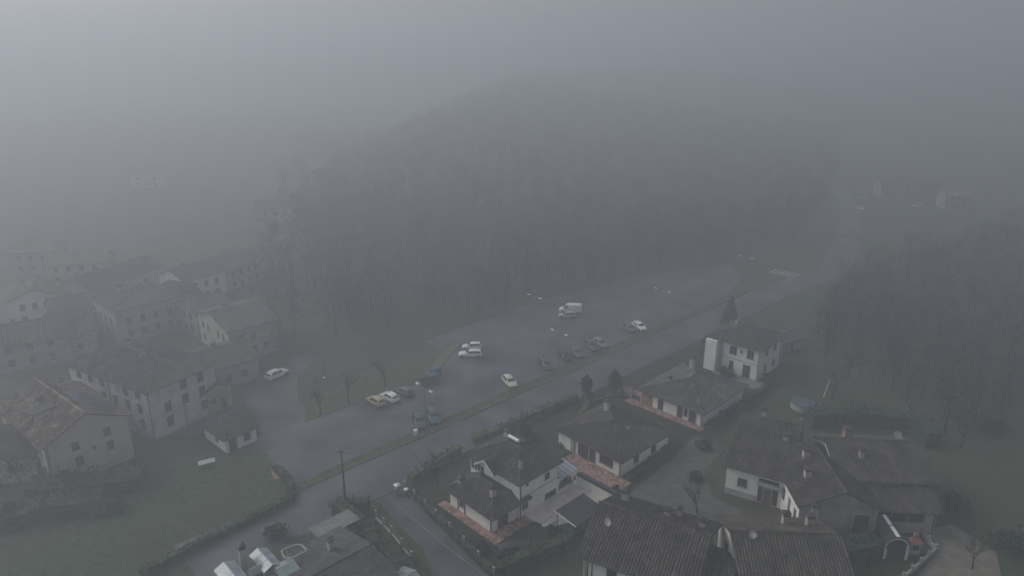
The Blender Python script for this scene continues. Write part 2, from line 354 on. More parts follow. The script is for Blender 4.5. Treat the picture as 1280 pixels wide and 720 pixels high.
class House:
    def __init__(s, name, label, loc, ang, L, W, h, wall, roofm, roof=('gable', 'x', 1.8), over=.5, z0=0, row=.5, pitch=.34, cat='house', group=None, gutter=True):
        s.L, s.W, s.h, s.row, s.pitch = L, W, h, row, pitch
        s.root = thing(name, label, cat, (loc[0], loc[1], z0), R(ang), group)
        s.roofm = roofm; s.wall(0, L, 0, W, h, wall, roof if roof and roof[0] in ('gable', 'shed') else None)
        if roof: s.roof(0, L, 0, W, h, roof, over, gutter)
    def wall(s, x0, x1, y0, y1, h, m, roof=None, name='wall', zb=-.3):
        g = G().box(x0, x1, y0, y1, zb, h - .02)
        if roof:
            t, ax, rise = roof[:3]; k = roof[3] if len(roof) > 3 else .5; e = .02
            if t == 'gable':
                if ax == 'x':
                    for x in (x0, x1 - .3): g.add([(x + a, y, z) for a in (0, .3) for (y, z) in ((y0, h - .03), (y1, h - .03), (y0 + (y1 - y0) * k, h + rise - .05))], [(0, 1, 2), (5, 4, 3), (0, 3, 4, 1), (1, 4, 5, 2), (2, 5, 3, 0)])
                else:
                    for y in (y0, y1 - .3): g.add([(x, y + a, z) for a in (0, .3) for (x, z) in ((x0, h - .03), (x1, h - .03), (x0 + (x1 - x0) * k, h + rise - .05))], [(0, 1, 2), (5, 4, 3), (0, 3, 4, 1), (1, 4, 5, 2), (2, 5, 3, 0)])
            else:   # shed, rising along ax
                if ax == 'x': g.add([(x, y, z) for y in (y0, y1) for (x, z) in ((x0, h - .03), (x1, h - .03), (x1, h + rise - .05))], [(0, 1, 2), (5, 4, 3), (0, 3, 4, 1), (1, 4, 5, 2), (2, 5, 3, 0)])
                elif ax == 'y': g.add([(x, y, z) for x in (x0, x1) for (y, z) in ((y0, h - .03), (y1, h - .03), (y1, h + rise - .05))], [(0, 1, 2), (5, 4, 3), (0, 3, 4, 1), (1, 4, 5, 2), (2, 5, 3, 0)])
        s.w = g.build(name, M[m] if isinstance(m, str) else m, s.root, fix=True); return s.w
    def roof(s, x0, x1, y0, y1, h, roof, over=.5, gutter=True):
        t = roof[0]; sl = []; ridges = []; o = over
        if t == 'gable':
            _, ax, rise = roof[:3]; k = roof[3] if len(roof) > 3 else .5
            if ax == 'x':
                yr = y0 + (y1 - y0) * k; dz0 = o * rise / (yr - y0); dz1 = o * rise / (y1 - yr); a, b = x0 - o, x1 + o
                sl = [[(a, y0 - o, h - dz0), (b, y0 - o, h - dz0), (b, yr, h + rise), (a, yr, h + rise)], [(b, y1 + o, h - dz1), (a, y1 + o, h - dz1), (a, yr, h + rise), (b, yr, h + rise)]]
                ridges = [((a, yr, h + rise), (b, yr, h + rise))]
            else:
                xr = x0 + (x1 - x0) * k; dz0 = o * rise / (xr - x0); dz1 = o * rise / (x1 - xr); a, b = y0 - o, y1 + o
                sl = [[(x0 - o, b, h - dz0), (x0 - o, a, h - dz0), (xr, a, h + rise), (xr, b, h + rise)], [(x1 + o, a, h - dz1), (x1 + o, b, h - dz1), (xr, b, h + rise), (xr, a, h + rise)]]
                ridges = [((xr, a, h + rise), (xr, b, h + rise))]
        elif t == 'hip':
            rise = roof[1]; a, b, c, d = x0 - o, x1 + o, y0 - o, y1 + o; L, W = b - a, d - c; dz = o * rise / (min(L, W) / 2 - o * .5); e = h - dz * .6; T = h + rise
            if L >= W: p, q = (a + W / 2, (c + d) / 2, T), (b - W / 2, (c + d) / 2, T)
            else: p, q = ((a + b) / 2, c + L / 2, T), ((a + b) / 2, d - L / 2, T)
            A, B, Cc, D = (a, c, e), (b, c, e), (b, d, e), (a, d, e)
            if L >= W: sl = [[A, B, q, p], [Cc, D, p, q], [D, A, p], [B, Cc, q]]; ridges = [(A, p), (D, p), (B, q), (Cc, q), (p, q)]
            else: sl = [[D, A, p, q], [B, Cc, q, p], [A, B, p], [Cc, D, q]]; ridges = [(A, p), (B, p), (Cc, q), (D, q), (p, q)]
        elif t == 'shed':
            _, ax, rise = roof[:3]
            if ax == 'x': k = rise / (x1 - x0); sl = [[(x0 - o, y1 + o, h - o * k), (x0 - o, y0 - o, h - o * k), (x1, y0 - o, h + rise), (x1, y1 + o, h + rise)]]
            elif ax == 'y': k = rise / (y1 - y0); sl = [[(x0 - o, y0 - o, h - o * k), (x1 + o, y0 - o, h - o * k), (x1 + o, y1, h + rise), (x0 - o, y1, h + rise)]]
        g = G()
        for p in sl: g.slab([(q[0], q[1], q[2] + .10) for q in p], .16)
        rf = g.build('roof', M['slab'], s.root, fix=True)
        g = G()
        for p in sl: tiles(g, [(q[0], q[1], q[2] + .105) for q in p], s.pitch, s.row, RNG)
        g.build('roof_tiles', M[s.roofm], rf, 'stuff')
        for a, b in ridges:
            G().tube([(a[0], a[1], a[2] + .13), (b[0], b[1], b[2] + .13)], .14, 6).build('ridge_cap', M[s.roofm], rf)
        if gutter:
            for p in sl:
                if t != 'gable' or True:
                    a, b = Vector(p[0]), Vector(p[1]); n = (b - a).normalized().cross(Vector((0, 0, 1))) * .07
                    G().tube([a + n + Vector((0, 0, .03)), b + n + Vector((0, 0, .03))], .075, 6).build('gutter', M['gutter'], rf)
        s.rf = rf; return rf
    def fb(s, face, p0, p1, z0, z1, d0, d1, g=None, ref=None):
        """a box on a wall face: along it p0..p1, outwards d0..d1"""
        g = g or G(); x0, x1, y0, y1 = ref or (0, s.L, 0, s.W)
        if face == '-x': g.box(x0 - d1, x0 - d0, p0, p1, z0, z1)
        if face == '+x': g.box(x1 + d0, x1 + d1, p0, p1, z0, z1)
        if face == '-y': g.box(p0, p1, y0 - d1, y0 - d0, z0, z1)
        if face == '+y': g.box(p0, p1, y1 + d0, y1 + d1, z0, z1)
        return g
    def window(s, face, p, z, w=1.0, h=1.3, sh=None, frame='frame_white', ref=None, sill=True, mull=1):
        g = G(); f = .07
        for a in ((p, p + f, z, z + h), (p + w - f, p + w, z, z + h), (p + f, p + w - f, z, z + f), (p + f, p + w - f, z + h - f, z + h)): s.fb(face, *a, -.02, .055, g, ref)
        for k in range(mull):
            c = p + w * (k + 1) / (mull + 1); s.fb(face, c - .03, c + .03, z + f, z + h - f, -.02, .045, g, ref)
        o = g.build('window', M[frame], s.root)
        s.fb(face, p + f, p + w - f, z + f, z + h - f, -.02, .02, None, ref).build('pane', M['glass'], o)
        if sill: s.fb(face, p - .1, p + w + .1, z - .09, z - .004, -.02, .14, None, ref).build('sill', M['stone_sill'], o)
        if sh:
            for a, b in ((p - w * .5 - .03, p - .03), (p + w + .03, p + w * 1.5 + .03)): s.fb(face, a, b, z, z + h, .003, .05, None, ref).build('shutter', M[sh], s.root)
        return o
    def door(s, face, p, w=1.0, h=2.15, m='wood_dark', z=0, ref=None):
        o = s.fb(face, p, p + w, z, z + h, -.02, .04, None, ref).build('door', M[m], s.root)
        g = G(); s.fb(face, p - .1, p, z, z + h + .1, -.02, .07, g, ref); s.fb(face, p + w, p + w + .1, z, z + h + .1, -.02, .07, g, ref); s.fb(face, p, p + w, z + h, z + h + .1, -.02, .07, g, ref)
        g.build('door_frame', M['stone_sill'], o)
        s.fb(face, p + w * .82, p + w * .9, z + .95, z + 1.1, .04, .09, None, ref).build('handle', M['rim'], o)
        return o
    def chimney(s, x, y, z, h=1.5, w=.6, m='chimney', cap='tile_brown', pots=True):
        g = G().box(x - w / 2, x + w / 2, y - w / 2, y + w / 2, z - 1.2, z + h); c = g.build('chimney', M[m], s.root)
        g = G().box(x - w / 2 - .08, x + w / 2 + .08, y - w / 2 - .08, y + w / 2 + .08, z + h + .002, z + h + .1)
        for a in (-1, 1):
            for b in (-1, 1): g.box(x + a * (w / 2 - .06) - .05, x + a * (w / 2 - .06) + .05, y + b * (w / 2 - .06) - .05, y + b * (w / 2 - .06) + .05, z + h + .1, z + h + .32)
        k = w / 2 + .12; g.add([(x - k, y - k, z + h + .32), (x + k, y - k, z + h + .32), (x + k, y + k, z + h + .32), (x - k, y + k, z + h + .32), (x, y, z + h + .58)], [(0, 1, 4), (1, 2, 4), (2, 3, 4), (3, 0, 4), (3, 2, 1, 0)])
        g.build('chimney_cap', M[cap], c); return c
    def pipe(s, face, p, z1, ref=None):
        return s.fb(face, p - .05, p + .05, 0, z1, .01, .11, None, ref).build('downpipe', M['gutter'], s.root)
    def dish(s, x, y, z, az=-90, r=.45, mast=1.0):
        G().tube([(x, y, z - .3), (x, y, z + mast)], .03, 5).build('antenna_mast', M['pole_grey'], s.root)
        g = G(); n = 12; a = R(az) - s.root.rotation_euler.z; f = Vector((math.cos(a), math.sin(a), .45)).normalized(); u = f.cross(Vector((0, 0, 1))).normalized(); v = u.cross(f)
        c = Vector((x, y, z + mast)) + f * .12; vs = [c - f * .1]
        for rr, dd in ((.55, -.07), (1, .03)):
            for j in range(n): t = 2 * math.pi * j / n; vs.append(c + (u * math.cos(t) + v * math.sin(t)) * r * .8 * rr + f * dd)
        fs = [(0, 1 + j, 1 + (j + 1) % n) for j in range(n)] + [(1 + j, 1 + n + j, 1 + n + (j + 1) % n, 1 + (j + 1) % n) for j in range(n)]
        g.add(vs, fs); o = g.build('satellite_dish', M['wall_grey'], s.root); md = o.modifiers.new('thickness', 'SOLIDIFY'); md.thickness = .03
        G().tube([c - v * r * .95, c + f * .4 - v * .1], .02, 4).build('feed_arm', M['pole_grey'], o)
    def aerial(s, x, y, z, h=2.2):
        g = G().tube([(x, y, z - .3), (x, y, z + h)], .025, 5).build('antenna_mast', M['pole_grey'], s.root)
        q = G().tube([(x - .7, y, z + h - .15), (x + .7, y, z + h - .15)], .015, 4)
        for k in range(7): q.tube([(x - .6 + k * .2, y - .3, z + h - .14), (x - .6 + k * .2, y + .3, z + h - .14)], .01, 4)
        q.build('aerial', M['pole_grey'], s.root)

def facade(h, face, n, zs, w=.95, hh=1.3, sh=None, m0=1.2, frame='frame_white', skip=()):
    ln = h.W if face in ('-x', '+x') else h.L
    for j, z in enumerate(zs):
        for i in range(n):
            if (i, j) in skip: continue
            p = m0 + (ln - 2 * m0) * ((i + .5) / n) - w / 2; h.window(face, p, z, w, hh, sh, frame)
def rel(h, x, y, z=None):
    p = Matrix.Rotation(-h.root.rotation_euler.z, 2) @ Vector((x - h.root.location.x, y - h.root.location.y)); return p.x, p.y

# --- villa C: two-storey white villa with a low wing
C = House('villa', 'two-storey white villa with a low side wing, beside the fenced lane', (.9, 72.4), 44, 6.9, 9.2, 5.4, 'wall_white', 'tile_dark', ('hip', 1.75), .55)
wr = (-4.3, .35, .35, 8.3)
C.wall(*wr, 2.6, 'wall_white', name='wing_wall'); C.roof(-4.3, 1.2, .2, 8.3, 2.62, ('hip', 1.5), .6)
C.wall(6.88, 10.3, .0, 2.2, 2.7, 'wall_white', name='porch_wall')
# porch with an arch and a translucent lean-to canopy
g = G().slab([(6.95, -.5, 2.85), (10.7, -.5, 2.75), (10.7, 2.3, 3.15), (6.95, 2.3, 3.25)], .06); can = g.build('canopy', M['poly_roof'], C.root, fix=True)
for k in range(6): G().bar((7.0 + k * .73, -.48, 2.88 - k * .02), (7.0 + k * .73, 2.28, 3.28 - k * .02), .05, .06).build('canopy_rib', M['pole_grey'], can)
def arch(h, face_y, x0, x1, z0, zs, depth=.03, m='glass', name='arched_window'):
    pts = [(x0, z0), (x1, z0), (x1, zs)]; c = (x0 + x1) / 2; r = (x1 - x0) / 2
    for k in range(1, 8): t = math.pi * k / 8; pts.append((c + r * math.cos(t), zs + r * .55 * math.sin(t)))
    pts.append((x0, zs)); n = len(pts)
    g = G().add([(x, face_y - depth, z) for x, z in pts] + [(x, face_y + .02, z) for x, z in pts], [tuple(range(n)), tuple(range(n, 2 * n))[::-1]] + [(i, (i + 1) % n, n + (i + 1) % n, n + i) for i in range(n)])
    return g.build(name, M[m], h.root, fix=True)
a = arch(C, 0, 7.35, 9.85, .95, 1.45); G().box(7.2, 10.0, -.14, -.002, .8, .94).build('sill', M['stone_sill'], a)
for k in range(2): G().box(8.1 + k * .85, 8.16 + k * .85, -.06, -.031, .96, 2.0).build('mullion', M['metal_dark'], a)
C.window('-y', .5, 1.1, 1.0, .75, None, 'wood_dark'); C.window('-y', 4.6, 3.6, .85, .85, None, 'metal_dark'); C.window('-y', 1.2, 4.2, .35, .4, None, 'metal_dark', sill=False, mull=0)
C.window('-y', 4.7, .55, 2.0, .8, None, 'wood_dark'); C.fb('-y', 0, 6.88, 2.82, 2.94, .003, .06).build('string_course', M['stone_sill'], C.root)
C.pipe('-y', .18, 5.2); C.pipe('-x', .5, 2.4, wr); C.pipe('-x', 5.4, 2.4, wr); C.pipe('-x', 6.7, 2.4, wr)
C.window('-x', 5.7, .9, .7, 1.3, None, 'wood_dark', wr); C.door('-y', -3.3, 1.6, 2.1, 'wood_dark', 0, wr); C.window('+y', -3.2, 1, 1, 1.2, None, 'wood_dark', wr)
C.window('-x', 7.2, 3.4, 1.2, 1.2, 'wood_dark')
C.chimney(-2.6, 2.0, 3.2, 1.5, .62); C.chimney(-3.2, 7.4, 3.0, .8, .7, 'zinc', 'metal_dark'); C.chimney(1.4, 1.2, 6.2, 1.2, .4); C.chimney(5.4, 7.8, 6.2, .9, .7)
# small gable over the wing side
g = G().add([(-.9, 3.6, 5.3), (-.9, 6.6, 5.3), (-.9, 5.1, 6.4), (2.2, 3.6, 5.3), (2.2, 6.6, 5.3), (2.2, 5.1, 6.4)], [(0, 1, 2), (5, 4, 3), (0, 2, 5, 3), (2, 1, 4, 5), (1, 0, 3, 4)]); dg = g.build('gable', M['wall_white'], C.root, fix=True)
g = G(); 
for p in ([(-1.3, 3.3, 5.26), (2.6, 3.3, 5.26), (2.6, 5.1, 6.58), (-1.3, 5.1, 6.58)], [(2.6, 6.9, 5.26), (-1.3, 6.9, 5.26), (-1.3, 5.1, 6.58), (2.6, 5.1, 6.58)]): g.slab([p[0], p[1], p[2], p[3]], .1)
gr = g.build('gable_roof', M['slab'], C.root, fix=True); g = G()
for p in ([(-1.3, 3.3, 5.27), (2.6, 3.3, 5.27), (2.6, 5.1, 6.59), (-1.3, 5.1, 6.59)], [(2.6, 6.9, 5.27), (-1.3, 6.9, 5.27), (-1.3, 5.1, 6.59), (2.6, 5.1, 6.59)]): tiles(g, p, .34, .5, RNG)
g.build('roof_tiles', M['tile_dark'], gr, 'stuff')
for a, b in (((-1.34, 3.25, 5.3), (-1.34, 5.1, 6.66)), ((-1.34, 6.95, 5.3), (-1.34, 5.1, 6.66))): G().bar(a, b, .06, .2).build('barge_board', M['white_paint'], gr)
# solar water heater on the roof
hx, hy = 4.9, 5.9
g = G().slab([(hx, hy - .9, 6.75), (hx + 1.6, hy - .9, 6.35), (hx + 1.6, hy + .9, 6.35), (hx, hy + .9, 6.75)], .08); sp = g.build('solar_panel', M['solar'], C.root, fix=True)
G().tube([(hx - .1, hy - .95, 7.0), (hx - .1, hy + .95, 7.0)], .24, 10).build('water_tank', M['lamp_white'], sp)
# path and courtyard
g = G().prism([(-5.5, -1.5), (.9, -1.5), (.9, -.02), (.34, -.02), (.34, .33), (-4.32, .33), (-4.32, 9.4), (-5.5, 9.4)], 0, .10); tp = struct('tiled_path', g, M['terracotta']); tp.location = C.root.location; tp.rotation_euler = C.root.rotation_euler
g = G().prism([(.92, -1.5), (1.8, -3.9), (4.2, -4.9), (10.4, -4.9), (13.2, -4.9), (13.2, .6), (10.35, .6), (10.35, -.02), (.92, -.02)], 0, .13); tp = struct('courtyard', g, M['paving']); tp.location = C.root.location; tp.rotation_euler = C.root.rotation_euler

# --- villa D: low white villa with the red terrace
D = House('villa', 'low white villa with a brown hipped roof behind a red tiled terrace', (14.9, 81.5), 43, 11.2, 11.6, 2.75, 'wall_white', 'tile_brown', ('hip', 1.5), .55)
D.window('-x', 1.3, .85, 2.4, 1.5, None, 'wood_dark', mull=3); D.door('-x', 4.5, 1.1, 2.3, 'wood_dark'); D.window('-x', 5.8, .1, 1.9, 2.3, None, 'wood_dark', sill=False, mull=3)
D.fb('-x', 8.55, 9.2, .0, 2.6, -.02, .03).build('painted_recess', M['wall_grey'], D.root); D.window('-y', 3, 1.0, 1.1, 1.2, None, 'wood_dark'); D.window('-y', 7, 1.0, 1.1, 1.2, None, 'wood_dark')  # grey strip paints the pillar's shadow onto the flat wall
D.pipe('-x', .1, 2.5); D.pipe('-x', 8.35, 2.5); D.chimney(8.6, 9.6, 3.5, 1.5, .7, 'wall_grey'); D.chimney(6, 3.5, 4.0, .4, .35)
g = G().prism([(-4.4, -2.0), (-.02, -2.0), (-.02, 8.5), (-4.4, 8.5)], 0, .16); tp = struct('terrace', g, M['terracotta']); tp.location = D.root.location; tp.rotation_euler = D.root.rotation_euler
# terrace railing
t = thing('terrace_railing', 'dark metal railing at the far end of the red terrace', 'railing', (*[(D.root.matrix_basis @ Vector((-4.3, 8.3, 0)))[i] for i in (0, 1)], .16), R(43))
for k in range(8): G().tube([(k * .58, 0, 0), (k * .58, 0, 1.0)], .03, 5).build('baluster', M['metal_dark'], t)
G().tube([(-.05, 0, 1.02), (4.2, 0, 1.02)], .035, 6).build('handrail', M['metal_dark'], t)
# dividing wall with planter between court and terrace
p0 = C.root.matrix_basis @ Vector((11.0, -.4, 0))
t = thing('garden_wall', 'white garden wall topped by a dark planter between the courtyard and the red terrace', 'wall', (p0.x, p0.y, 0), R(44))
G().box(-.02, .22, -7.4, .6, .0, 1.35).build('wall', M['wall_white'], t); G().box(-.12, .55, -7.2, .4, 1.353, 1.75).build('planter', M['metal_dark'], t)

# --- villa E
E_ = House('villa', 'long low white villa with a dark hipped roof in front of the tall white house', (29.8, 95.4), 45, 13.4, 11.5, 2.6, 'wall_white', 'tile_grey', ('hip', 2.0), .6)
E_.door('-x', 1.1, 1.2, 2.2, 'wood_dark'); E_.window('-x', 2.6, .8, .6, 1.4, None, 'wood_dark', mull=0); E_.door('-x', 3.5, .9, 2.2, 'wood_dark'); E_.window('-x', 7.1, .15, 1.0, 2.1, None, 'wood_dark', sill=False)
E_.fb('-x', 9.1, 11.4, .0, 2.5, -.02, .02).build('painted_recess', M['brick'], E_.root); E_.pipe('-x', .1, 2.4)  # brick-coloured panel lies flat on the wall, with no hollow
E_.chimney(10.8, 8.5, 4.0, 1.7, .8, 'wall_grey'); E_.chimney(3.6, 8.4, 3.6, .7, .5, 'wall_grey')
g = G().prism([(-1.5, -.6), (-.02, -.6), (-.02, 13.8), (-1.5, 13.8)], 0, .14); tp = struct('terracotta_path', g, M['terracotta']); tp.location = E_.root.location; tp.rotation_euler = E_.root.rotation_euler
W2 = thing('garden_wall', 'pale low garden wall beyond the brown patio of the long low villa', 'wall', (*gp(790, 497), 0), R(134))
G().box(0, 3.2, -.12, .12, 0, 1.7).build('wall', M['wall_cream'], W2); G().box(.9, 1.7, -.16, -.125, 0, 1.5).build('gate', M['wood'], W2); G().box(-.08, 3.28, -.17, .17, 1.702, 1.78).build('coping', M['terracotta'], W2)
sheet('brown_patio', [(785, 490), (806, 483), (835, 500), (818, 505)], .05, M['brick'])

# --- tall white house F
Fh = House('house', 'tall two-storey white house with dark shuttered windows beside the main road', (44.1, 111.7), 47, 9.6, 9.8, 6.2, 'wall_white', 'tile_dark', ('hip', 1.9), .6)
Fh.wall(-1.3, .1, 7.7, 9.9, 6.0, 'wall_white', name='stair_block')
Fh.fb('-x', 6.9, 7.7, 0, 5.9, -.02, .03).build('painted_recess', M['wall_grey'], Fh.root); Fh.fb('-x', 0, 6.9, 2.95, 3.1, .003, .05).build('string_course', M['stone_sill'], Fh.root)  # grey strip paints the shaded gap beside the stair block
Fh.window('-x', 1.1, 3.9, 1.25, 1.6, None, 'wood_dark'); Fh.window('-x', 4.3, 3.9, 1.35, 1.5, None, 'wood_dark'); Fh.window('-x', 3.2, 4.6, .45, .5, None, 'metal_dark', mull=0)
Fh.door('-x', 1.5, 1.3, 2.5, 'wood_dark'); Fh.window('-x', 4.7, 1.0, .8, 1.5, None, 'wood_dark')
facade(Fh, '-y', 2, (1.2, 4.2), sh=None, frame='wood_dark'); Fh.pipe('-x', .12, 6.0); Fh.pipe('-y', 9.4, 6)
Fh.chimney(6.4, 7.6, 7.2, 1.0, .6); Fh.dish(5.6, 7.2, 7.6); Fh.aerial(8.5, 1.5, 7.0)
g = G().prism([(-3.4, -2.2), (-.02, -2.2), (-.02, 7.6), (-3.4, 7.6)], 0, .1); tp = struct('stone_terrace', g, M['paving_grey']); tp.location = Fh.root.location; tp.rotation_euler = Fh.root.rotation_euler

# --- farmhouse group on the right
G1 = House('farmhouse', 'white farmhouse block with a shade-painted porch, joined to the stone barn', (28.3, 78.1), -30, 7.0, 11.8, 4.4, 'wall_white', 'tile_brown', ('gable', 'x', 2.5, .86), .6, row=.45)
G1.window('-y', 1.5, 1.6, 1.2, 1.2, None, 'wood'); G1.fb('-y', 4.1, 6.6, 0.1, 3.6, -.02, .02).build('porch_shade_panel', M['wood_dark'], G1.root); G1.fb('-y', 0, 4, -.1, .9, .003, .08).build('plinth', M['wall_grey'], G1.root)  # flat dark panel puts the porch's shade into colour
G1.fb('-y', 4.0, 6.8, 2.7, 3.1, .02, .5).build('porch_beam', M['wall_grey'], G1.root); G1.door('-y', 4.8, 1.0, 2.2, 'wood')
G1.chimney(2.2, 11.2, 6.4, 1.2, .7); G1.dish(7.0, 11.6, 6.6, -60, .4, .8); G1.chimney(5.9, 6.9, 5.7, 1.1, .7)
G2 = House('stone_barn', 'stone barn with a front gable and a white window side, in the middle of the farm buildings', (34.0, 68.6), -4, 9.0, 11.5, 4.7, 'wall_old', 'tile_brown', ('gable', 'y', 2.1, .55), .25, row=.42, pitch=.33, cat='barn')
G2.fb('-x', .1, 9.2, -.1, 4.0, -.02, .02).build('plaster', M['wall_white'], G2.root)
G2.root['label'] = 'stone barn with a front gable and a whitewashed window side between two farmhouses'
for k in range(4): G2.window('-x', .8 + k * 2.1, 1.8, .75, 1.6, None, 'wood_dark', sill=False)
G2.door('-y', 6.4, 1.7, 2.6, 'wood_dark', 1.2); G2.fb('-y', 6.2, 8.3, .9, 1.15, .003, .35).build('threshold', M['stone_sill'], G2.root); G2.chimney(2.2, 4.6, 5.5, 1.2, .75); G2.chimney(3.3, 8.6, 5.9, 1.2, .8)
G2.chimney(1.6, -.2, 4.0, .9, .8)
G3 = House('farmhouse', 'farmhouse with a stepped tiled roof and a long window, behind the arched garden shed', (41.2, 74.0), -5, 11.4, 10.2, 5.1, 'wall_old', 'tile_brown', ('gable', 'x', 2.1, .55), .6, row=.42, pitch=.33)
G3.wall(1.6, 10.2, -3.6, .05, 3.4, 'wall_cream', name='lean_to_wall'); G3.roof(1.6, 10.2, -3.6, .0, 3.42, ('shed', 'y', 1.25), .6)
lr = (1.6, 10.2, -3.6, 0)
for k in range(3): G3.window('-y', 3.1 + k * 1.95, 1.6, 1.85, 1.2, None, 'wood_dark', lr, mull=2)
for a, b in (((-.65, -.62, 5.0), (-.65, 5.5, 7.35)),): G3.fb('-x', -.65, -.6, 0, .01, 0, .01)
G().bar((-.62, -.6, 5.02), (-.62, 4.6, 7.02), .1, .24).build('flashing', M['zinc'], G3.root)
G3.chimney(3.4, 2.9, 6.0, 1.2, .62, 'wall_stone'); G3.dish(9.2, 6.6, 7.0, -100, .65, .7); G3.aerial(10.2, 6.6, 7.1, 1.4); G3.chimney(3.3, 7.6, 6.7, .9, 1.0, 'brick'); G3.pipe('-y', 10.0, 3.2, lr)

# --- the two tiled roofs in the foreground
Hh = House('farmhouse', 'farmhouse with a long ribbed brown roof and a satellite dish, across from the courtyard villa', (7.5, 59.3), -28, 11.2, 11.3, 5.6, 'wall_white', 'tile_brown', ('gable', 'x', 2.4), .6, row=.4, pitch=.33)
Hh.window('-y', 2.6, 3.6, 1.1, 1.4, None, 'wood_dark'); Hh.window('-y', 6.6, 3.6, 1.1, 1.4, None, 'wood_dark'); facade(Hh, '-x', 2, (1.2, 3.7), frame='wood_dark'); Hh.pipe('-y', .5, 5.4); Hh.pipe('-y', 1.0, 5.4)
Hh.fb('-y', .05, .4, 0, 5.3, .003, .05).build('corner_stone', M['stone_sill'], Hh.root)
Hh.dish(1.4, 3.2, 6.9, -120, .5, .9); Hh.aerial(.7, 5.4, 8.1, 3.6); Hh.chimney(1.2, 9.6, 6.5, 1.1, .8, 'chimney'); Hh.chimney(6.4, 8.3, 6.9, .8, .6); Hh.chimney(10.3, 8.0, 7.0, .9, .6); Hh.chimney(7.4, 9.8, 6.3, .9, .5)
Hh.wall(11.2, 14.2, 1.5, 8.8, 4.3, 'wall_stone', name='side_wing_wall'); Hh.roof(11.2, 14.2, 1.5, 8.8, 4.32, ('gable', 'x', 1.5), .35)
Ih = House('farmhouse', 'farmhouse with a ribbed brown roof and a white gable, in front of the stone barn', (22.9, 54.0), -3, 10.2, 11.2, 5.6, 'wall_white', 'tile_brown', ('gable', 'x', 2.4), .6, row=.4, pitch=.33)
facade(Ih, '-x', 2, (1.2, 3.6), frame='wood_dark'); facade(Ih, '-y', 3, (1.2, 3.6), frame='wood_dark')
Ih.dish(1.6, 4.9, 7.6, -120, .5, .7); Ih.chimney(6.4, 9.2, 6.8, .9, .7); Ih.chimney(8.8, 8.8, 6.9, .9, .7); Ih.aerial(1.2, 8.8, 7.0, 1.6)

# --- dark roofed house with skylights, bottom left
K = House('house', 'house with a dark slate roof, glass skylights and a curved roof railing', (-20.0, 46.7), 44, 12.6, 12.0, 4.7, 'wall_grey', 'slate', ('gable', 'x', 1.3), .5, row=.45, pitch=.28)
def sky_light(h, px, py, z, l, w_, turn=0, n=2, gable=True):
    x, y = rel(h, *gp(px, py, z)); o = link('skylight', None, h.root); o.location = (x, y, z - .9); o.rotation_euler = (0, 0, turn)
    G().box(-l / 2, l / 2, -w_ / 2, w_ / 2, -.4, .5).build('skylight_base', M['zinc'], o)
    for sgn in (-1, 1):
        for i in range(n):
            a, b = -l / 2 + l * i / n + .03, -l / 2 + l * (i + 1) / n - .03
            G().slab([(a, sgn * (w_ / 2 + .05), .52), (b, sgn * (w_ / 2 + .05), .52), (b, sgn * .02, .95), (a, sgn * .02, .95)], .05).build('pane', M['glass_roof'], o, fix=True)
    G().bar((-l / 2, 0, .95), (l / 2, 0, .95), .08, .07).build('ridge_bar', M['zinc'], o)
sky_light(K, 291, 717, 6.0, 4.6, 2.0, R(-90)); sky_light(K, 331, 696, 6.0, 3.6, 1.8, R(-90), 3); sky_light(K, 357, 706, 6.0, 2.0, 2.3, R(0), 1); sky_light(K, 319, 709, 5.9, 1.3, 1.0, R(0), 1)
K.chimney(*rel(K, *gp(302, 690, 6.5)), 5.6, 1.4, .62, 'wall_cream', 'metal_dark'); K.chimney(*rel(K, *gp(413, 680, 6.2)), 5.4, 1.2, .55, 'wall_cream')
rl = []
for px, py in ((353, 693), (352, 689), (358, 685), (370, 681), (376, 681), (381, 685), (383, 688), (378, 691), (370, 695), (364, 698), (356, 697), (353, 693)):
    x, y = rel(K, *gp(px, py, 6.1)); rl.append((x, y, 6.1))
ro = G().tube(rl, .075, 6).build('roof_railing', M['zinc'], K.root)
for i in range(0, len(rl) - 1, 2): G().tube([(rl[i][0], rl[i][1], 5.0), rl[i]], .04, 5).build('railing_post', M['zinc'], ro)
q0 = rel(K, *gp(443, 686, 3)); K.wall(q0[0] - .2, q0[0] + 1.6, q0[1] - 6.2, q0[1], 3.0, 'wall_white', name='annex_wall'); 
G().box(q0[0] + .0, q0[0] + 1.7, q0[1] - 6.3, q0[1] + .1, 3.0, 3.12).build('annex_roof', M['slab'], K.root)
# carport frame at the far corner
cp = thing('carport', 'flat grey carport roof on thin posts at the corner of the slate-roofed house', 'carport', (*gp(402, 668, 0), 0), R(44))
cp.location = (*gp(395, 668, 2.6), 0)
G().box(-.2, 5.2, -1.2, 1.5, 2.6, 2.68).build('carport_roof', M['paving_grey'], cp)
for k in range(5): G().box(-.2 + k * 1.3, -.12 + k * 1.3, -1.2, 1.5, 2.684, 2.76).build('roof_batten', M['paving_grey'], cp)
for x in (0, 5): 
    for y in (-1.1, 1.4): G().tube([(x, y, 0), (x, y, 2.6)], .06, 6).build('post', M['pole_grey'], cp)
K2 = thing('greenhouse', 'small glass-roofed greenhouse at the edge of the fenced lane', 'greenhouse', (*gp(500, 712, 2.6), 0), R(44))
K2.location = (-11.9, 58.2, 0)
G().box(-2.2, 2.2, -2.0, 2.0, 0, .7).build('base_wall', M['concrete'], K2)
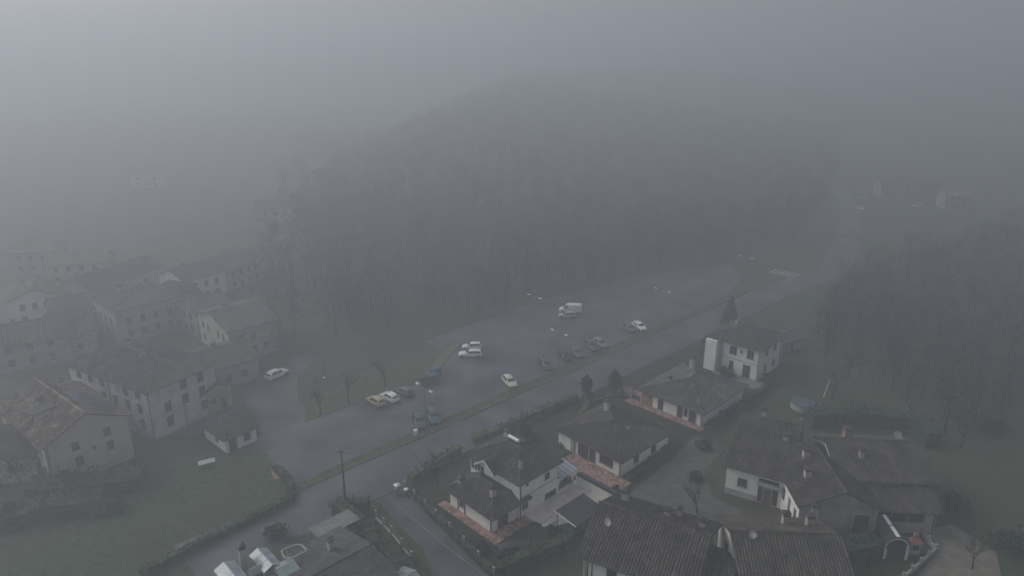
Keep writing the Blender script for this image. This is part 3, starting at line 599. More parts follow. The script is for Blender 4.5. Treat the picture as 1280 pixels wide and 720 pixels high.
for sgn in (-1, 1):
    for k in range(5): G().slab([(-2.3 + k * .92 + .03, sgn * 2.1, 2.3), (-2.3 + (k + 1) * .92 - .03, sgn * 2.1, 2.3), (-2.3 + (k + 1) * .92 - .03, sgn * .03, 3.0), (-2.3 + k * .92 + .03, sgn * .03, 3.0)], .04).build('roof_pane', M['glass_roof'], K2, fix=True)
    for k in range(5): G().box(-2.2 + k * .88 + .04, -2.2 + (k + 1) * .88 - .04, sgn * 1.98 - .02, sgn * 1.98 + .02, .7, 2.28).build('side_pane', M['glass_roof'], K2)
for sgn in (-1, 1): G().add([(sgn * 2.18, -2, .7), (sgn * 2.18, 2, .7), (sgn * 2.18, 2, 2.3), (sgn * 2.18, 0, 2.98), (sgn * 2.18, -2, 2.3)], [(0, 1, 2, 3, 4)]).build('end_pane', M['glass_roof'], K2).modifiers.new('thickness', 'SOLIDIFY').thickness = .03
G().bar((-2.35, 0, 3.03), (2.35, 0, 3.03), .1, .08).build('ridge_bar', M['zinc'], K2)

# --- left: old houses
A = House('house', 'pinkish gabled house with solar panels on its tiled roof, above the lawn', (-61.2, 78.6), 52, 10.4, 17, 6.8, 'wall_pink', 'tile_red', ('gable', 'y', 2.5), .5, row=.45)
A.window('-y', 2.9, 4.5, .95, 1.2, None, 'wood'); A.window('-y', 3.0, 2.0, 1.0, 1.5, None, 'wood'); A.window('-y', 7.0, 4.9, .95, 1.2, None, 'wood'); A.window('-y', 7.1, 2.6, .95, 1.4, None, 'wood'); A.window('-y', 5.4, 3.5, .35, .7, None, 'wood', mull=0); A.window('-y', 1.2, 1.4, .8, .9, None, 'wood')
facade(A, '-x', 4, (1.3, 4.2), sh='wood'); A.pipe('-y', .1, 6.6); A.pipe('-x', .2, 6.6)
for k in range(5):
    g = G(); y0 = 1.2 + k * 1.75
    g.slab([(6.0, y0, 8.95 + .36), (9.6, y0, 7.22 + .36), (9.6, y0 + 1.6, 7.22 + .36), (6.0, y0 + 1.6, 8.95 + .36)], .05).build('solar_panel', M['solar'], A.root, fix=True)
A.chimney(3.0, 9, 8.3, 1.0, .7); A.chimney(7, 13, 8.5, .9, .7)
g = G().box(1.2, 3.2, 6, 8, 7.0, 8.9); dm = g.build('dormer', M['wall_cream'], A.root); G().slab([(.7, 5.7, 8.9), (3.8, 5.7, 9.15), (3.8, 8.3, 9.15), (.7, 8.3, 8.9)], .12).build('dormer_roof', M['tile_dark'], dm, fix=True); G().box(1.16, 1.2, 6.5, 7.5, 7.5, 8.5).build('pane', M['glass'], dm)
c0 = gp(46, 567, 4.2)
A0 = House('house', 'low house with a dark brown roof beside the pinkish house', (c0[0] - 11.6, c0[1] - 1.5), 6, 11.5, 9, 4.2, 'wall_stone', 'tile_brown', ('gable', 'x', 2.2), .4)
facade(A0, '-y', 3, (1.6,), sh='wood')
B = House('house', 'long three-storey pale house with rows of windows, behind the pinkish house', (-54.0, 91.4), 61, 11.5, 20.5, 8.2, 'wall_pale', 'tile_grey', ('hip', 2.3), .6)
facade(B, '-x', 6, (1.3, 3.9, 6.3), w=1.1, hh=1.5, frame='wood_dark', skip=((1, 0), (4, 1), (2, 2))); facade(B, '-y', 3, (1.2, 3.7, 6.2), w=1.1, hh=1.6, frame='wood_dark', skip=((0, 2), (1, 0))); B.pipe('-x', .2, 8); B.pipe('-x', 10, 8); B.pipe('-y', 5.4, 5)
B.chimney(5.7, 8, 10.2, .8, .7); B.chimney(7, 15, 10, .8, .7); B.dish(3.5, 3.4, 8.9, -60, .4, .5)
hut = House('garage', 'small low garage with a mossy roof at the corner of the lawn', (-41.8, 87.7), 49, 4.8, 6.6, 2.5, 'wall_white', 'tile_dark', ('hip', 1.1), .5, cat='garage')
hut.door('-y', .5, 1.1, 2.1, 'wood_dark'); hut.window('-y', 2.8, .8, 1.0, 1.2, None, 'wood_dark'); hut.window('-x', 2.2, 1.0, .9, .9, None, 'wood_dark')
OH = House('outbuilding', 'small ochre outbuilding between the long pale house and the mossy garage', (*gp(255, 520), ), 49, 5, 7, 3.6, 'wall_yellow', 'tile_dark', ('gable', 'y', 1.2), .4)
OH.window('-y', 1.0, 1.4, .8, 1.1, 'wood_dark'); OH.door('-y', 3.0, 1.0, 2.1); OH.window('-x', 3, 1.3, .8, 1.0, 'wood_dark')
# --- the old village further back, each house with its windows
def vhouse(px, py, ang, L, W, h, wall, roofm, rise, label, nx=3, ny=3, fl=2, hip=False, ax='x', ch=1, sh=None):
    hs_ = House('house', label, gp(px, py), ang, L, W, h, wall, roofm, ('hip', rise) if hip else ('gable', ax, rise), .45, row=.8, pitch=.45, group=None)
    zs = [1.2 + 2.75 * k for k in range(fl)]
    rr = random.Random(int(px * 7 + py)); sk = [(i, j) for i in range(9) for j in range(3) if rr.random() < .22]
    facade(hs_, '-x', ny, zs, w=rr.uniform(.85, 1.1), hh=rr.uniform(1.2, 1.6), sh=sh, frame=rr.choice(('wood_dark', 'wood', 'frame_white')), skip=sk); facade(hs_, '-y', nx, zs, w=1.0, hh=1.4, sh=sh, frame='wood_dark', skip=sk[::-1][:3])
    for k in range(ch): hs_.chimney(L * (.3 + .4 * k), W * .5, h + rise * .8, .9, .7)
    return hs_
vhouse(124, 402, 74, 20, 9, 7.4, 'wall_cream', 'tile_brown', 2.0, 'long cream village house with a row of tall windows facing the street', 7, 3, 2, sh='wood_dark')
vhouse(205, 412, 40, 9, 9, 6.2, 'wall_yellow', 'tile_brown', 1.8, 'ochre village house with a pale gable between darker roofs', ax='y')
vhouse(150, 432, 48, 13, 14, 7.5, 'wall_grey', 'tile_grey', 2.2, 'broad grey village house right behind the long pale house', 4, 4, 2, True, ch=2)
vhouse(290, 455, 44, 9.5, 15, 6.6, 'wall_cream', 'tile_grey', 2.0, 'cream corner house with a dark roof facing the village street and the white car', 3, 5, 2)
vhouse(270, 490, 44, 8, 11, 4.2, 'wall_grey', 'tile_dark', 1.6, 'low grey house with a dark roof next to the cream corner house', 2, 3, 1)
vhouse(18, 412, 30, 9, 10, 6.4, 'wall_white', 'tile_red', 2.0, 'white gabled village house at the edge of the old village', ax='y')
vhouse(70, 425, 35, 12, 10, 5.6, 'wall_stone', 'tile_brown', 2.0, 'stone village house with a brown roof beside the white gabled house', 3, 3, 2)
vhouse(40, 455, 30, 11, 9, 5.0, 'wall_stone', 'tile_brown', 1.9, 'low stone house with a brown roof behind the solar-panelled house', 3, 3, 1)
vhouse(285, 368, 62, 12, 9, 6.4, 'wall_grey', 'tile_grey', 2.0, 'plain grey house with a grey roof further along the village street', 4, 3, 2)
vhouse(235, 385, 58, 11, 10, 6.6, 'wall_white', 'tile_brown', 2.0, 'white village house with a brown roof behind the ochre gabled house', 3, 3, 2)
vhouse(322, 285, 20, 16, 9, 6.8, 'wall_yellow', 'tile_brown', 2.0, 'yellow house half lost in fog up the valley', 4, 2, 2)
vhouse(60, 360, 15, 14, 9, 6.0, 'wall_yellow', 'tile_red', 2.0, 'pale yellow house with a reddish roof above the old village', 4, 2, 2)
vhouse(15, 345, 10, 11, 9, 6.5, 'wall_cream', 'tile_red', 2.0, 'cream house in the fog beyond the pale yellow house', 3, 2, 2)
vhouse(165, 236, 15, 13, 10, 6.5, 'wall_white', 'tile_grey', 2.0, 'faint white house far up the valley in thick fog', 3, 2, 2)
vhouse(250, 425, 52, 8, 10, 5.6, 'wall_old', 'tile_grey', 2.0, 'narrow old house squeezed between the ochre gable and the cream corner house', 2, 3, 2)
vhouse(105, 388, 70, 9, 8, 5.0, 'wall_old', 'tile_brown', 1.8, 'old brown-roofed cottage behind the broad grey village house', 3, 2, 1)
vhouse(-5, 470, 30, 12, 11, 5.6, 'wall_old', 'tile_brown', 2.2, 'old house with a mottled brown roof at the back of the solar-panelled house', 3, 3, 2)
# far right by the road
vhouse(1100, 246, -8, 24, 9, 5.5, 'wall_old', 'tile_brown', 1.8, 'long low dull-walled building at the foggy end of the main road', 8, 3, 2)
vhouse(1180, 262, -12, 9, 9, 5.5, 'wall_old', 'tile_red', 1.8, 'small reddish-roofed house beside the long low dull-walled building', 3, 2, 2)

# ------------------------------------------------------------------ cars
def car_meshes(kind):
    # stations: x, half width, belt z, top z, half width at top
    if kind == 'hatch': L = 4.0; st = [(2.0, .60, .58, .60, .55), (1.9, .78, .66, .69, .70), (1.45, .85, .80, .84, .74), (.95, .87, .90, .95, .74), (.2, .87, .93, 1.42, .58), (-.4, .87, .94, 1.48, .60), (-1.2, .87, .96, 1.46, .59), (-1.62, .85, .97, 1.36, .57), (-1.88, .82, .92, 1.0, .66), (-2.0, .70, .80, .82, .62)]; cab = (3, 8)
    elif kind == 'wagon': L = 4.6; st = [(2.3, .60, .56, .58, .55), (2.18, .80, .66, .69, .70), (1.6, .88, .80, .84, .76), (.95, .89, .90, .94, .76), (.1, .89, .93, 1.40, .60), (-.6, .89, .94, 1.46, .62), (-1.6, .89, .96, 1.44, .61), (-2.0, .87, .97, 1.34, .58), (-2.2, .84, .92, .98, .68), (-2.3, .72, .8, .82, .64)]; cab = (3, 8)
    elif kind == 'suv': L = 4.4; st = [(2.2, .66, .70, .72, .6), (2.1, .84, .82, .85, .76), (1.6, .90, .95, .99, .78), (1.0, .91, 1.02, 1.07, .78), (.35, .91, 1.05, 1.58, .64), (-.4, .91, 1.06, 1.66, .66), (-1.5, .91, 1.08, 1.64, .65), (-1.9, .89, 1.08, 1.5, .62), (-2.1, .86, 1.0, 1.06, .7), (-2.2, .76, .88, .9, .66)]; cab = (3, 8)
    else: L = 5.2; st = [(2.6, .7, .8, .82, .64), (2.5, .92, .92, .95, .84), (2.2, .96, 1.05, 1.1, .86), (1.8, .98, 1.15, 1.25, .86), (1.05, .98, 1.18, 2.05, .80), (.5, .98, 1.2, 2.22, .84), (-1.6, .98, 1.2, 2.24, .84), (-2.45, .97, 1.2, 2.2, .84), (-2.55, .95, 1.15, 2.0, .84), (-2.6, .9, 1.0, 1.05, .84)]; cab = (3, 6)
    zb = .24 if kind != 'suv' else .30
    g = G(); rings = []
    for x, w_, b, t, wt in st:
        half = [(w_ * .90, zb), (w_ * .985, zb + .12), (w_, (zb + b) / 2), (w_ * .97, b), (wt, t - (.05 if t > b + .2 else .01)), (wt * .8, t)]
        ring = [(x, p[0], p[1]) for p in half] + [(x, -p[0], p[1]) for p in half[::-1]]; rings.append(ring)
    n = 12
    for r in rings: g.v += r
    for i in range(len(rings) - 1):
        for j in range(n): g.f.append((i * n + j, (i + 1) * n + j, (i + 1) * n + (j + 1) % n, i * n + (j + 1) % n))
    g.f.append(tuple(range(n))); g.f.append(tuple((len(rings) - 1) * n + j for j in range(n))[::-1])
    body = g
    # glass: slightly proud panels on the cabin
    def off(p, d): return tuple(p[i] + d[i] for i in range(3))
    def lerp(a, b, t): return tuple(a[i] + (b[i] - a[i]) * t for i in range(3))
    sides = []; c0, c1 = cab
    for sgn, jb, jt in ((1, 3, 4), (-1, 8, 7)):
        spans = [(c0, c0 + 2), (c0 + 2, c0 + 3), (c0 + 3, c0 + 4)] if kind != 'van' else [(c0, c0 + 2)]
        for (a, b) in spans:
            lo0, hi0, lo1, hi1 = rings[a][jb], rings[a][jt], rings[b][jb], rings[b][jt]
            if a == c0: hi0 = rings[a + 1][jt]; lo0 = lerp(rings[a][jb], rings[a + 1][jb], .35)
            q = [lerp(lo0, hi0, .10), lerp(lo1, hi1, .10), lerp(lo1, hi1, .86), lerp(lo0, hi0, .86)]
            cx = sum(p[0] for p in q) / 4; q = [(cx + (p[0] - cx) * .92, p[1] + sgn * .015, p[2]) for p in q]
            sides.append(G().add(q + [(p[0], p[1] - sgn * .03, p[2]) for p in q], [(0, 1, 2, 3), (7, 6, 5, 4), (0, 4, 5, 1), (1, 5, 6, 2), (2, 6, 7, 3), (3, 7, 4, 0)]))
    def cross(i0, i1, t0, t1, dx):
        a0, a1 = rings[i0], rings[i1]
        q = [lerp(a0[4], a1[4], t0), lerp(a0[7], a1[7], t0), lerp(a0[7], a1[7], t1), lerp(a0[4], a1[4], t1)]
        q = [(p[0] + dx, p[1] * .93, p[2] + .03) for p in q]
        return G().add(q + [(p[0] - dx * 2, p[1], p[2] - .04) for p in q], [(0, 1, 2, 3), (7, 6, 5, 4), (0, 4, 5, 1), (1, 5, 6, 2), (2, 6, 7, 3), (3, 7, 4, 0)])
    ws = cross(c0, c0 + 1, .10, .92, .02); rw = cross(7, 8, .12, .85, -.02) if kind != 'van' else None
    fr = st[1]; re_ = st[-2]; hl = []; tl = []
    for sgn in (-1, 1):
        hl.append(G().box(fr[0] - .10, fr[0] + .05, sgn * fr[1] * .78 - .13, sgn * fr[1] * .78 + .13, fr[2] - .12, fr[2] + .02))
        tl.append(G().box(re_[0] - .05, re_[0] + .08, sgn * re_[1] * .84 - .09, sgn * re_[1] * .84 + .09, re_[2] - .22, re_[2] + .04))
    wh = .31 if kind in ('hatch', 'wagon') else .35; wx = (L / 2 - .72, -(L / 2 - .75)); ww = st[4][1]
    def ty():
        g = G(); k = 14; pr = [(wh * .62, -.09), (wh * .95, -.1), (wh, -.06), (wh, .06), (wh * .95, .1), (wh * .62, .09)]
        for (r, y) in pr:
            for j in range(k): t = 2 * math.pi * j / k; g.v.append((r * math.cos(t), y, r * math.sin(t)))
        for i in range(len(pr)):
            for j in range(k): g.f.append((i * k + j, i * k + (j + 1) % k, ((i + 1) % len(pr)) * k + (j + 1) % k, ((i + 1) % len(pr)) * k + j))
        return g
    def rm():
        g = G(); k = 14
        for y in (-.075, .075):
            for j in range(k): t = 2 * math.pi * j / k; g.v.append((wh * .62 * math.cos(t), y, wh * .62 * math.sin(t)))
        g.f.append(tuple(range(k))); g.f.append(tuple(range(k, 2 * k))[::-1])
        for j in range(k): g.f.append((j, (j + 1) % k, k + (j + 1) % k, k + j))
        return g
    skirt = G().box(-L / 2 + .15, L / 2 - .15, -ww * .86, ww * .86, .15, zb + .06)
    bump = [G().box(L / 2 - .16, L / 2 + .015, -st[0][1] * 1.12, st[0][1] * 1.12, zb + .05, zb + .2), G().box(-L / 2 - .015, -L / 2 + .14, -st[-1][1] * 1.1, st[-1][1] * 1.1, zb + .05, zb + .2)]
    return dict(body=body, side=[x.mesh('side_window', M['car_glass']) for x in sides], ws=ws.mesh('windscreen', M['car_glass']), rw=rw.mesh('rear_window', M['car_glass']) if rw else None,
                hl=[x.mesh('headlight', M['headlight']) for x in hl], tl=[x.mesh('tail_light', M['taillight']) for x in tl], tyre=ty().mesh('tyre', M['tyre'], True), rim=rm().mesh('rim', M['rim']),
                wheels=[(x, s_ * (ww - .09), wh) for x in wx for s_ in (-1, 1)], skirt=skirt.mesh('underbody', M['trim']), bump=[b.mesh('bumper', M['trim']) for b in bump], mirror=[(st[3][0] - .25, s_ * (ww + .08), st[3][2] + .06) for s_ in (-1, 1)])
CARK = {}
def car(kind, col, x, y, heading, label, z=.025, name='parked_car', cat='car', rough=.25):
    if kind not in CARK: CARK[kind] = car_meshes(kind)
    c = CARK[kind]; t = thing(name, label, cat, (x, y, z), R(heading), 'vehicles parked in the village')
    pm = mat('paint_%02d%02d%02d' % tuple(int(v * 99) for v in col), col, rough, .04, 3, spec=.5)
    key = ('body', kind, col)
    if key not in CARK:
        me = c['body'].mesh('body', pm); bm = bmesh.new(); bm.from_mesh(me); bmesh.ops.recalc_face_normals(bm, faces=bm.faces); bm.to_mesh(me); bm.free()
        me.polygons.foreach_set('use_smooth', [True] * len(me.polygons)); me.set_sharp_from_angle(angle=R(38)); CARK[key] = me
        CARK[('mir', col)] = G().box(-.06, .06, -.1, .1, -.06, .08).mesh('mirror', pm)
    link('body', CARK[key], t); link('underbody', c['skirt'], t)
    for m_ in c['side']: link('side_window', m_, t)
    link('windscreen', c['ws'], t)
    if c['rw']: link('rear_window', c['rw'], t)
    for m_ in c['hl']: link('headlight', m_, t)
    for m_ in c['tl']: link('tail_light', m_, t)
    for m_ in c['bump']: link('bumper', m_, t)
    for p in c['mirror']: link('mirror', CARK[('mir', col)], t, loc=p)
    for p in c['wheels']:
        wl = link('wheel', None, t, loc=p); link('tyre', c['tyre'], wl); link('rim', c['rim'], wl)
    return t
WH, SIL, DK, TEAL, GRY = (.80, .80, .79), (.42, .43, .44), (.035, .037, .04), (.05, .085, .095), (.12, .125, .13)
def cpx(kind, col, px, py, heading, label, **k): x, y = gp(px, py, .6); return car(kind, col, x, y, heading, label, **k)
NU, ND, NV = 44 + 90, 44 - 90, -68    # nose away from / towards the road verge
cpx('hatch', (.50, .40, .24), 470, 501, NU, 'beige hatchback parked nose to the grass island beside a white car')
cpx('hatch', WH, 487, 496, NU, 'white hatchback parked between a beige hatchback and a dark grey car')
cpx('hatch', GRY, 505, 489, NU, 'dark grey hatchback parked nose to the grass island beside a white car')
cpx('wagon', TEAL, 524, 526, -74, 'dark teal estate car parked at the end of the verge by the white waste bin')
cpx('wagon', (.06, .10, .11), 542, 520, -74, 'dark teal saloon parked beside another teal car near the lamp post')
cpx('hatch', (.62, .64, .50), 637, 477, NV, 'pale yellowish hatchback with a dark roof standing alone at the verge')
cpx('wagon', WH, 588, 442, 180, 'white estate car parked alongside another white car, closer to the main road')
cpx('hatch', WH, 590, 433, 180, 'white hatchback parked alongside a white estate car, closer to the woods')
cpx('van', WH, 713, 388, 172, 'white delivery van parked alone in the far lot', name='delivery_van', cat='van')
cpx('hatch', SIL, 709, 394, 178, 'silver grey hatchback beside the white delivery van')
cpx('wagon', TEAL, 682, 455, NV, 'dark teal estate car parked at the verge, first of the row after the gap')
cpx('hatch', DK, 706, 445, NV, 'black hatchback with bright headlights parked in the verge row')
cpx('hatch', GRY, 720, 441, NV, 'dark grey hatchback parked right beside the black hatchback')
cpx('suv', (.09, .095, .10), 739, 433, NV, 'dark grey off-road car parked in the verge row beside a silver-grey car')
cpx('hatch', (.22, .225, .23), 750, 429, NV, 'silver-grey hatchback parked at the far end of the verge row')
cpx('hatch', GRY, 787, 410, NV, 'dark grey hatchback parked beside a lone white hatchback')
cpx('hatch', WH, 799, 408, NV, 'white hatchback parked at the verge beside a single dark car')
cpx('suv', WH, 346, 468, 60, 'white car with a dark windscreen on the village street')
cpx('wagon', DK, 642, 685, 24, 'black estate car on the drive by the garden of the two-storey villa')
cpx('hatch', WH, 1147, 257, 175, 'white car in front of the long low dull-walled building')
cpx('hatch', WH, 1076, 260, 80, 'white car beside the far bend of the main road')
cpx('hatch', SIL, 1079, 247, 175, 'silver car by the far bend of the main road, behind a white car')
cpx('hatch', SIL, 1044, 236, 70, 'silver car driving at the farthest visible stretch of the main road')

# ------------------------------------------------------------------ lamps, poles, bins
def lamp2(px, py, label):
    x, y = gp(px, py, 8); t = thing('street_lamp', label, 'street lamp', (x, y, 0), R(44 - 90 - 3), 'double-headed lamps of the car park')
    G().tube([(0, 0, 0), (0, 0, .9), (0, 0, 8.05)], [.10, .075, .05], 8).build('pole', M['pole_grey'], t); G().lathe([(.2, 0), (.2, .12), (.1, .14)], 10).build('base', M['concrete'], t)
    for s in (-1, 1):
        G().tube([(0, 0, 7.9), (s * .6, 0, 8.05), (s * 1.5, 0, 8.08)], .035, 6).build('arm', M['pole_grey'], t)
        G().add([(s * 1.4, -.13, 8.02), (s * 2.15, -.17, 8.06), (s * 2.15, .17, 8.06), (s * 1.4, .13, 8.02), (s * 1.42, -.1, 8.15), (s * 2.05, -.12, 8.22), (s * 2.05, .12, 8.22), (s * 1.42, .1, 8.15)],
                [(0, 3, 2, 1), (4, 5, 6, 7), (0, 1, 5, 4), (1, 2, 6, 5), (2, 3, 7, 6), (3, 0, 4, 7)]).build('lamp_head', M['lamp_white'], t, fix=True)
lamp2(530, 485, 'double-headed street lamp by the blue container and the teal cars')
lamp2(699, 416, 'double-headed street lamp between the white van and the row of dark cars')
lamp2(828, 363, 'double-headed street lamp in the far lot beyond the two last parked cars')
lamp2(932, 322, 'double-headed street lamp near the zebra crossing')
lamp2(668, 371, 'double-headed street lamp at the wood edge behind the white van')
def globe(px, py, h, label):
    x, y = gp(px, py, h); t = thing('street_lamp', label, 'street lamp', (x, y, 0)); G().tube([(0, 0, 0), (0, 0, h - .2)], [.06, .04], 7).build('pole', M['pole_grey'], t)
    G().lathe([(.05, -.25), (.2, -.15), (.26, .02), (.2, .2), (.05, .27)], 10).build('globe', M['lamp_white'], t, smooth=True)
globe(342.5, 631, 3.6, 'small globe lamp at the hedge of the lawn'); globe(417, 643, 3.4, 'globe lamp on a short post in front of the hedge bend')
globe(401, 428, 7, 'tall thin lamp post at the edge of the woods by the village street')
# utility pole, wires
ux, uy = gp(433, 640); t = thing('utility_pole', 'dark wooden utility pole behind the hedge at the junction', 'pole', (ux, uy, 0))
G().tube([(0, 0, 0), (0, 0, 9)], [.16, .10], 8).build('pole', M['pole_wood'], t); G().bar((-.7, .2, 8.7), (.7, -.2, 8.7), .09, .11).build('crossarm', M['pole_wood'], t)
for k in (-.6, .6): G().lathe([(.05, 0), (.07, .05), (.07, .12), (.03, .18)], 8, (k, -k * .28, 8.76)).build('insulator', M['lamp_white'], t)
def wire(a, b, sag, label):
    pts = [tuple(a[i] + (b[i] - a[i]) * k / 14 + (-sag * 4 * (k / 14) * (1 - k / 14) if i == 2 else 0) for i in range(3)) for k in range(15)]
    tag(G().tube(pts, .022, 4).build('overhead_wire', M['pole_grey']), label, 'wire')
hx_, hy_ = gp(320, 563, 3.2)
wire((ux, uy, 8.85), (hx_, hy_, 3.2), .5, 'thin wire sagging from the utility pole to the mossy garage')
wire((ux, uy, 8.9), (-1.5, 52, 8.2), .9, 'thin wire running from the utility pole along the fenced lane')
def container(px, py, m, label):
    x, y = gp(px, py); t = thing('waste_container', label, 'container', (x, y, .02), R(44)); G().prism([(-.85, -.6), (.85, -.6), (.95, .6), (-.95, .6)], .12, 1.35).build('body', M[m], t)
    g = G(); 
    for s in (0, 1):
        for k in range(7): a = math.pi * k / 6; g.v.append((-.97 + 1.94 * s, -.62 * math.cos(a), 1.353 + .32 * math.sin(a)))
    for k in range(6): g.f.append((k, 7 + k, 8 + k, k + 1))
    g.f.append(tuple(range(7))); g.f.append(tuple(range(7, 14))[::-1]); g.f.append((0, 6, 13, 7)); g.build('lid', M['trim' if m == 'bin_green' else m], t, fix=True)
    for a in (-.7, .7):
        for b in (-.45, .45): G().lathe([(.08, 0), (.08, .12)], 8, (a, b, 0)).build('wheel', M['tyre'], t)
container(541, 478, 'bin_blue', 'blue waste container at the tip of the grass island'); container(545, 470, 'bin_blue', 'blue waste container standing against the pale grass strip'); container(529, 482, 'bin_green', 'olive waste container at the end of the grass island')
def wbin(px, py, label, m='white_paint'):
    x, y = gp(px, py); t = thing('waste_bin', label, 'bin', (x, y, .02)); G().lathe([(.25, .25), (.3, .3), (.32, 1.05), (.28, 1.1)], 10).build('body', M[m], t); G().lathe([(.34, 1.102), (.3, 1.2), (.08, 1.26)], 10).build('lid', M['lamp_white'], t); G().tube([(0, 0, 0), (0, 0, .26)], .06, 6).build('foot', M['pole_grey'], t)
wbin(520, 546, 'white round waste bin behind the dark teal cars')
# signs: white panel on posts
def board(px, py, label, w_=1.2, h_=.7, rz=44, z=1.5, m='white_paint'):
    x, y = gp(px, py); t = thing('sign_board', label, 'sign', (x, y, 0), R(rz))
    for s in (-1, 1): G().tube([(s * w_ * .4, 0, 0), (s * w_ * .4, 0, z + h_)], .04, 6).build('post', M['pole_grey'], t)
    G().box(-w_ / 2, w_ / 2, -.075, -.045, z, z + h_).build('panel', M[m], t)

# ------------------------------------------------------------------ plants
def leaves(g, c, r, n, size, rng, flat=1.0, shell=.45):
    for _ in range(n):
        while True:
            p = Vector((rng.uniform(-1, 1), rng.uniform(-1, 1), rng.uniform(-1, 1)))
            if shell < p.length <= 1: break
        q = Vector((c[0] + p.x * r[0], c[1] + p.y * r[1], c[2] + p.z * r[2]))
        a = Vector((rng.gauss(0, 1), rng.gauss(0, 1), rng.gauss(0, 1))).normalized(); b = a.cross(Vector((rng.gauss(0, 1), rng.gauss(0, 1), rng.gauss(0, 1)))).normalized(); s = size * rng.uniform(.6, 1.3)
        g.add([q - a * s, q + b * s * .6, q + a * s, q - b * s * .6], [(0, 1, 2, 3)])
def bare(gt, gb, rng, h, spread=.55, levels=4):
    """trunk into gt, branches into gb"""
    def grow(p, d, l, r, lv):
        pts = [p]; q = p; dd = d
        for _ in range(3):
            dd = (dd + Vector((rng.gauss(0, .12), rng.gauss(0, .12), rng.gauss(.03, .06)))).normalized(); q = q + dd * l / 3; pts.append(q)
        (gt if lv == 0 else gb).tube(pts, [r, r * .85, r * .7, r * .5], 6 if lv == 0 else (5 if lv == 1 else 3), cap=False)
        if lv >= levels: return
        for k in range(rng.choice((3, 4)) if lv else 5):
            t = rng.choice(pts[1:]) if lv else pts[rng.choice((2, 3, 3))]
            a = rng.uniform(0, 2 * math.pi); nd = (dd + Vector((math.cos(a), math.sin(a), rng.uniform(-.1, .4))) * spread * rng.uniform(.8, 1.5)).normalized()
            grow(t, nd, l * rng.uniform(.55, .8), r * .5, lv + 1)
    grow(Vector((0, 0, -.1)), Vector((0, 0, 1)), h * .38, h * .022, 0)
def bare_tree(px, py, h, label, seed, bark='bark', spread=.55, xy=None, name='bare_tree'):
    rng = random.Random(seed); gt, gb = G(), G(); bare(gt, gb, rng, h, spread); x, y = xy or gp(px, py)
    t = thing(name, label, 'tree', (x, y, terrain(x, y))); gt.build('trunk', M[bark], t); gb.build('crown', M[bark], t, 'stuff')
def conifer(px, py, h, r, label, seed, m='conifer', col=False):
    rng = random.Random(seed); x, y = gp(px, py); t = thing('conifer_tree', label, 'tree', (x, y, terrain(x, y))); G().tube([(0, 0, -.1), (0, 0, h * .9)], [.16, .04], 7).build('trunk', M['bark'], t); g = G(); n = int(h * 5)
    for k in range(n):
        f = k / n; z = .5 + f * (h - .5); rr = r * ((1 - f) ** .75 if not col else min(1, (1 - f) * 2.2) * min(1, .5 + f * 2)) + .12
        for j in range(11):
            a = rng.uniform(0, 6.28); l = rr * rng.uniform(.65, 1.12); d = Vector((math.cos(a), math.sin(a), .35 if col else -.22)); p = Vector((0, 0, z)) + d * l * .15; e = Vector((0, 0, z)) + d * l; s = Vector((-d.y, d.x, 0)) * (.28 * rr + .1)
            g.add([p, p + (e - p) * .5 + s, e, p + (e - p) * .5 - s + Vector((0, 0, .15))], [(0, 1, 2, 3)])
    g.build('crown', M[m], t, 'stuff')
def shrub(px, py, r, h, label, seed, m='hedge', xy=None, name='shrub', cat='shrub', n=260):
    rng = random.Random(seed); x, y = xy or gp(px, py); t = thing(name, label, cat, (x, y, terrain(x, y))); g = G()
    for _ in range(7):
        a = rng.uniform(0, 6.28); l = rng.uniform(0, .55) * r; c = (math.cos(a) * l, math.sin(a) * l, h * rng.uniform(.4, .62)); q = rng.uniform(.42, .62)
        leaves(g, c, (r * q, r * q, h * q * .75), int(n / 5), .16 + .06 * r, rng, 1, .3)
    for k in range(5): a = k * 1.26; G
    g.build('foliage', M[m], t, 'stuff'); gs = G()
    for k in range(5): a = k * 1.26; gs.tube([(0, 0, -.05), (math.cos(a) * r * .3, math.sin(a) * r * .3, h * .6)], [.05, .02], 5)
    gs.build('stem', M['bark'], t)
def hedge(pts, w_, h, label, seed, m='hedge', world=False, dens=26):
    rng = random.Random(seed); pw = [Vector(p if world else gp(*p)) for p in pts]; o = pw[0]; t = thing('hedge', label, 'hedge', (o.x, o.y, 0)); g = G(); core = G()
    for a, b in zip(pw, pw[1:]):
        d = (b - a); l = d.length; d.normalize(); r = Vector((d.y, -d.x))
        core.prism([tuple(a - o - r * w_ * .36), tuple(a - o + r * w_ * .36), tuple(b - o + r * w_ * .36), tuple(b - o - r * w_ * .36)], 0, h * .8)
        for _ in range(int(l * dens * (h + w_) / 2)):
            u = rng.uniform(-.02, 1.02) * l; v = rng.gauss(0, .36) * w_; hh = h * (1 + .1 * math.sin(u * 1.1 + seed) + .06 * math.sin(u * 2.7)); z = rng.uniform(.05, 1) ** .6 * hh
            q = (a - o) + d * u + r * max(-w_ * .55, min(w_ * .55, v)); q = Vector((q.x, q.y, z)); aa = Vector((rng.gauss(0, 1), rng.gauss(0, 1), rng.gauss(0, 1))).normalized(); bb = aa.cross(Vector((rng.gauss(0, 1), rng.gauss(0, 1), rng.gauss(0, 1)))).normalized(); s = rng.uniform(.12, .26)
            g.add([q - aa * s, q + bb * s * .6, q + aa * s, q - bb * s * .6], [(0, 1, 2, 3)])
    core.build('core', M[m], t); g.build('foliage', M[m], t, 'stuff')
hedge([(178, 722), (250, 684), (310, 655), (366, 627), (362, 606), (345, 588)], 1.0, 1.2, 'low dark hedge around the lawn beside the earth path', 1)
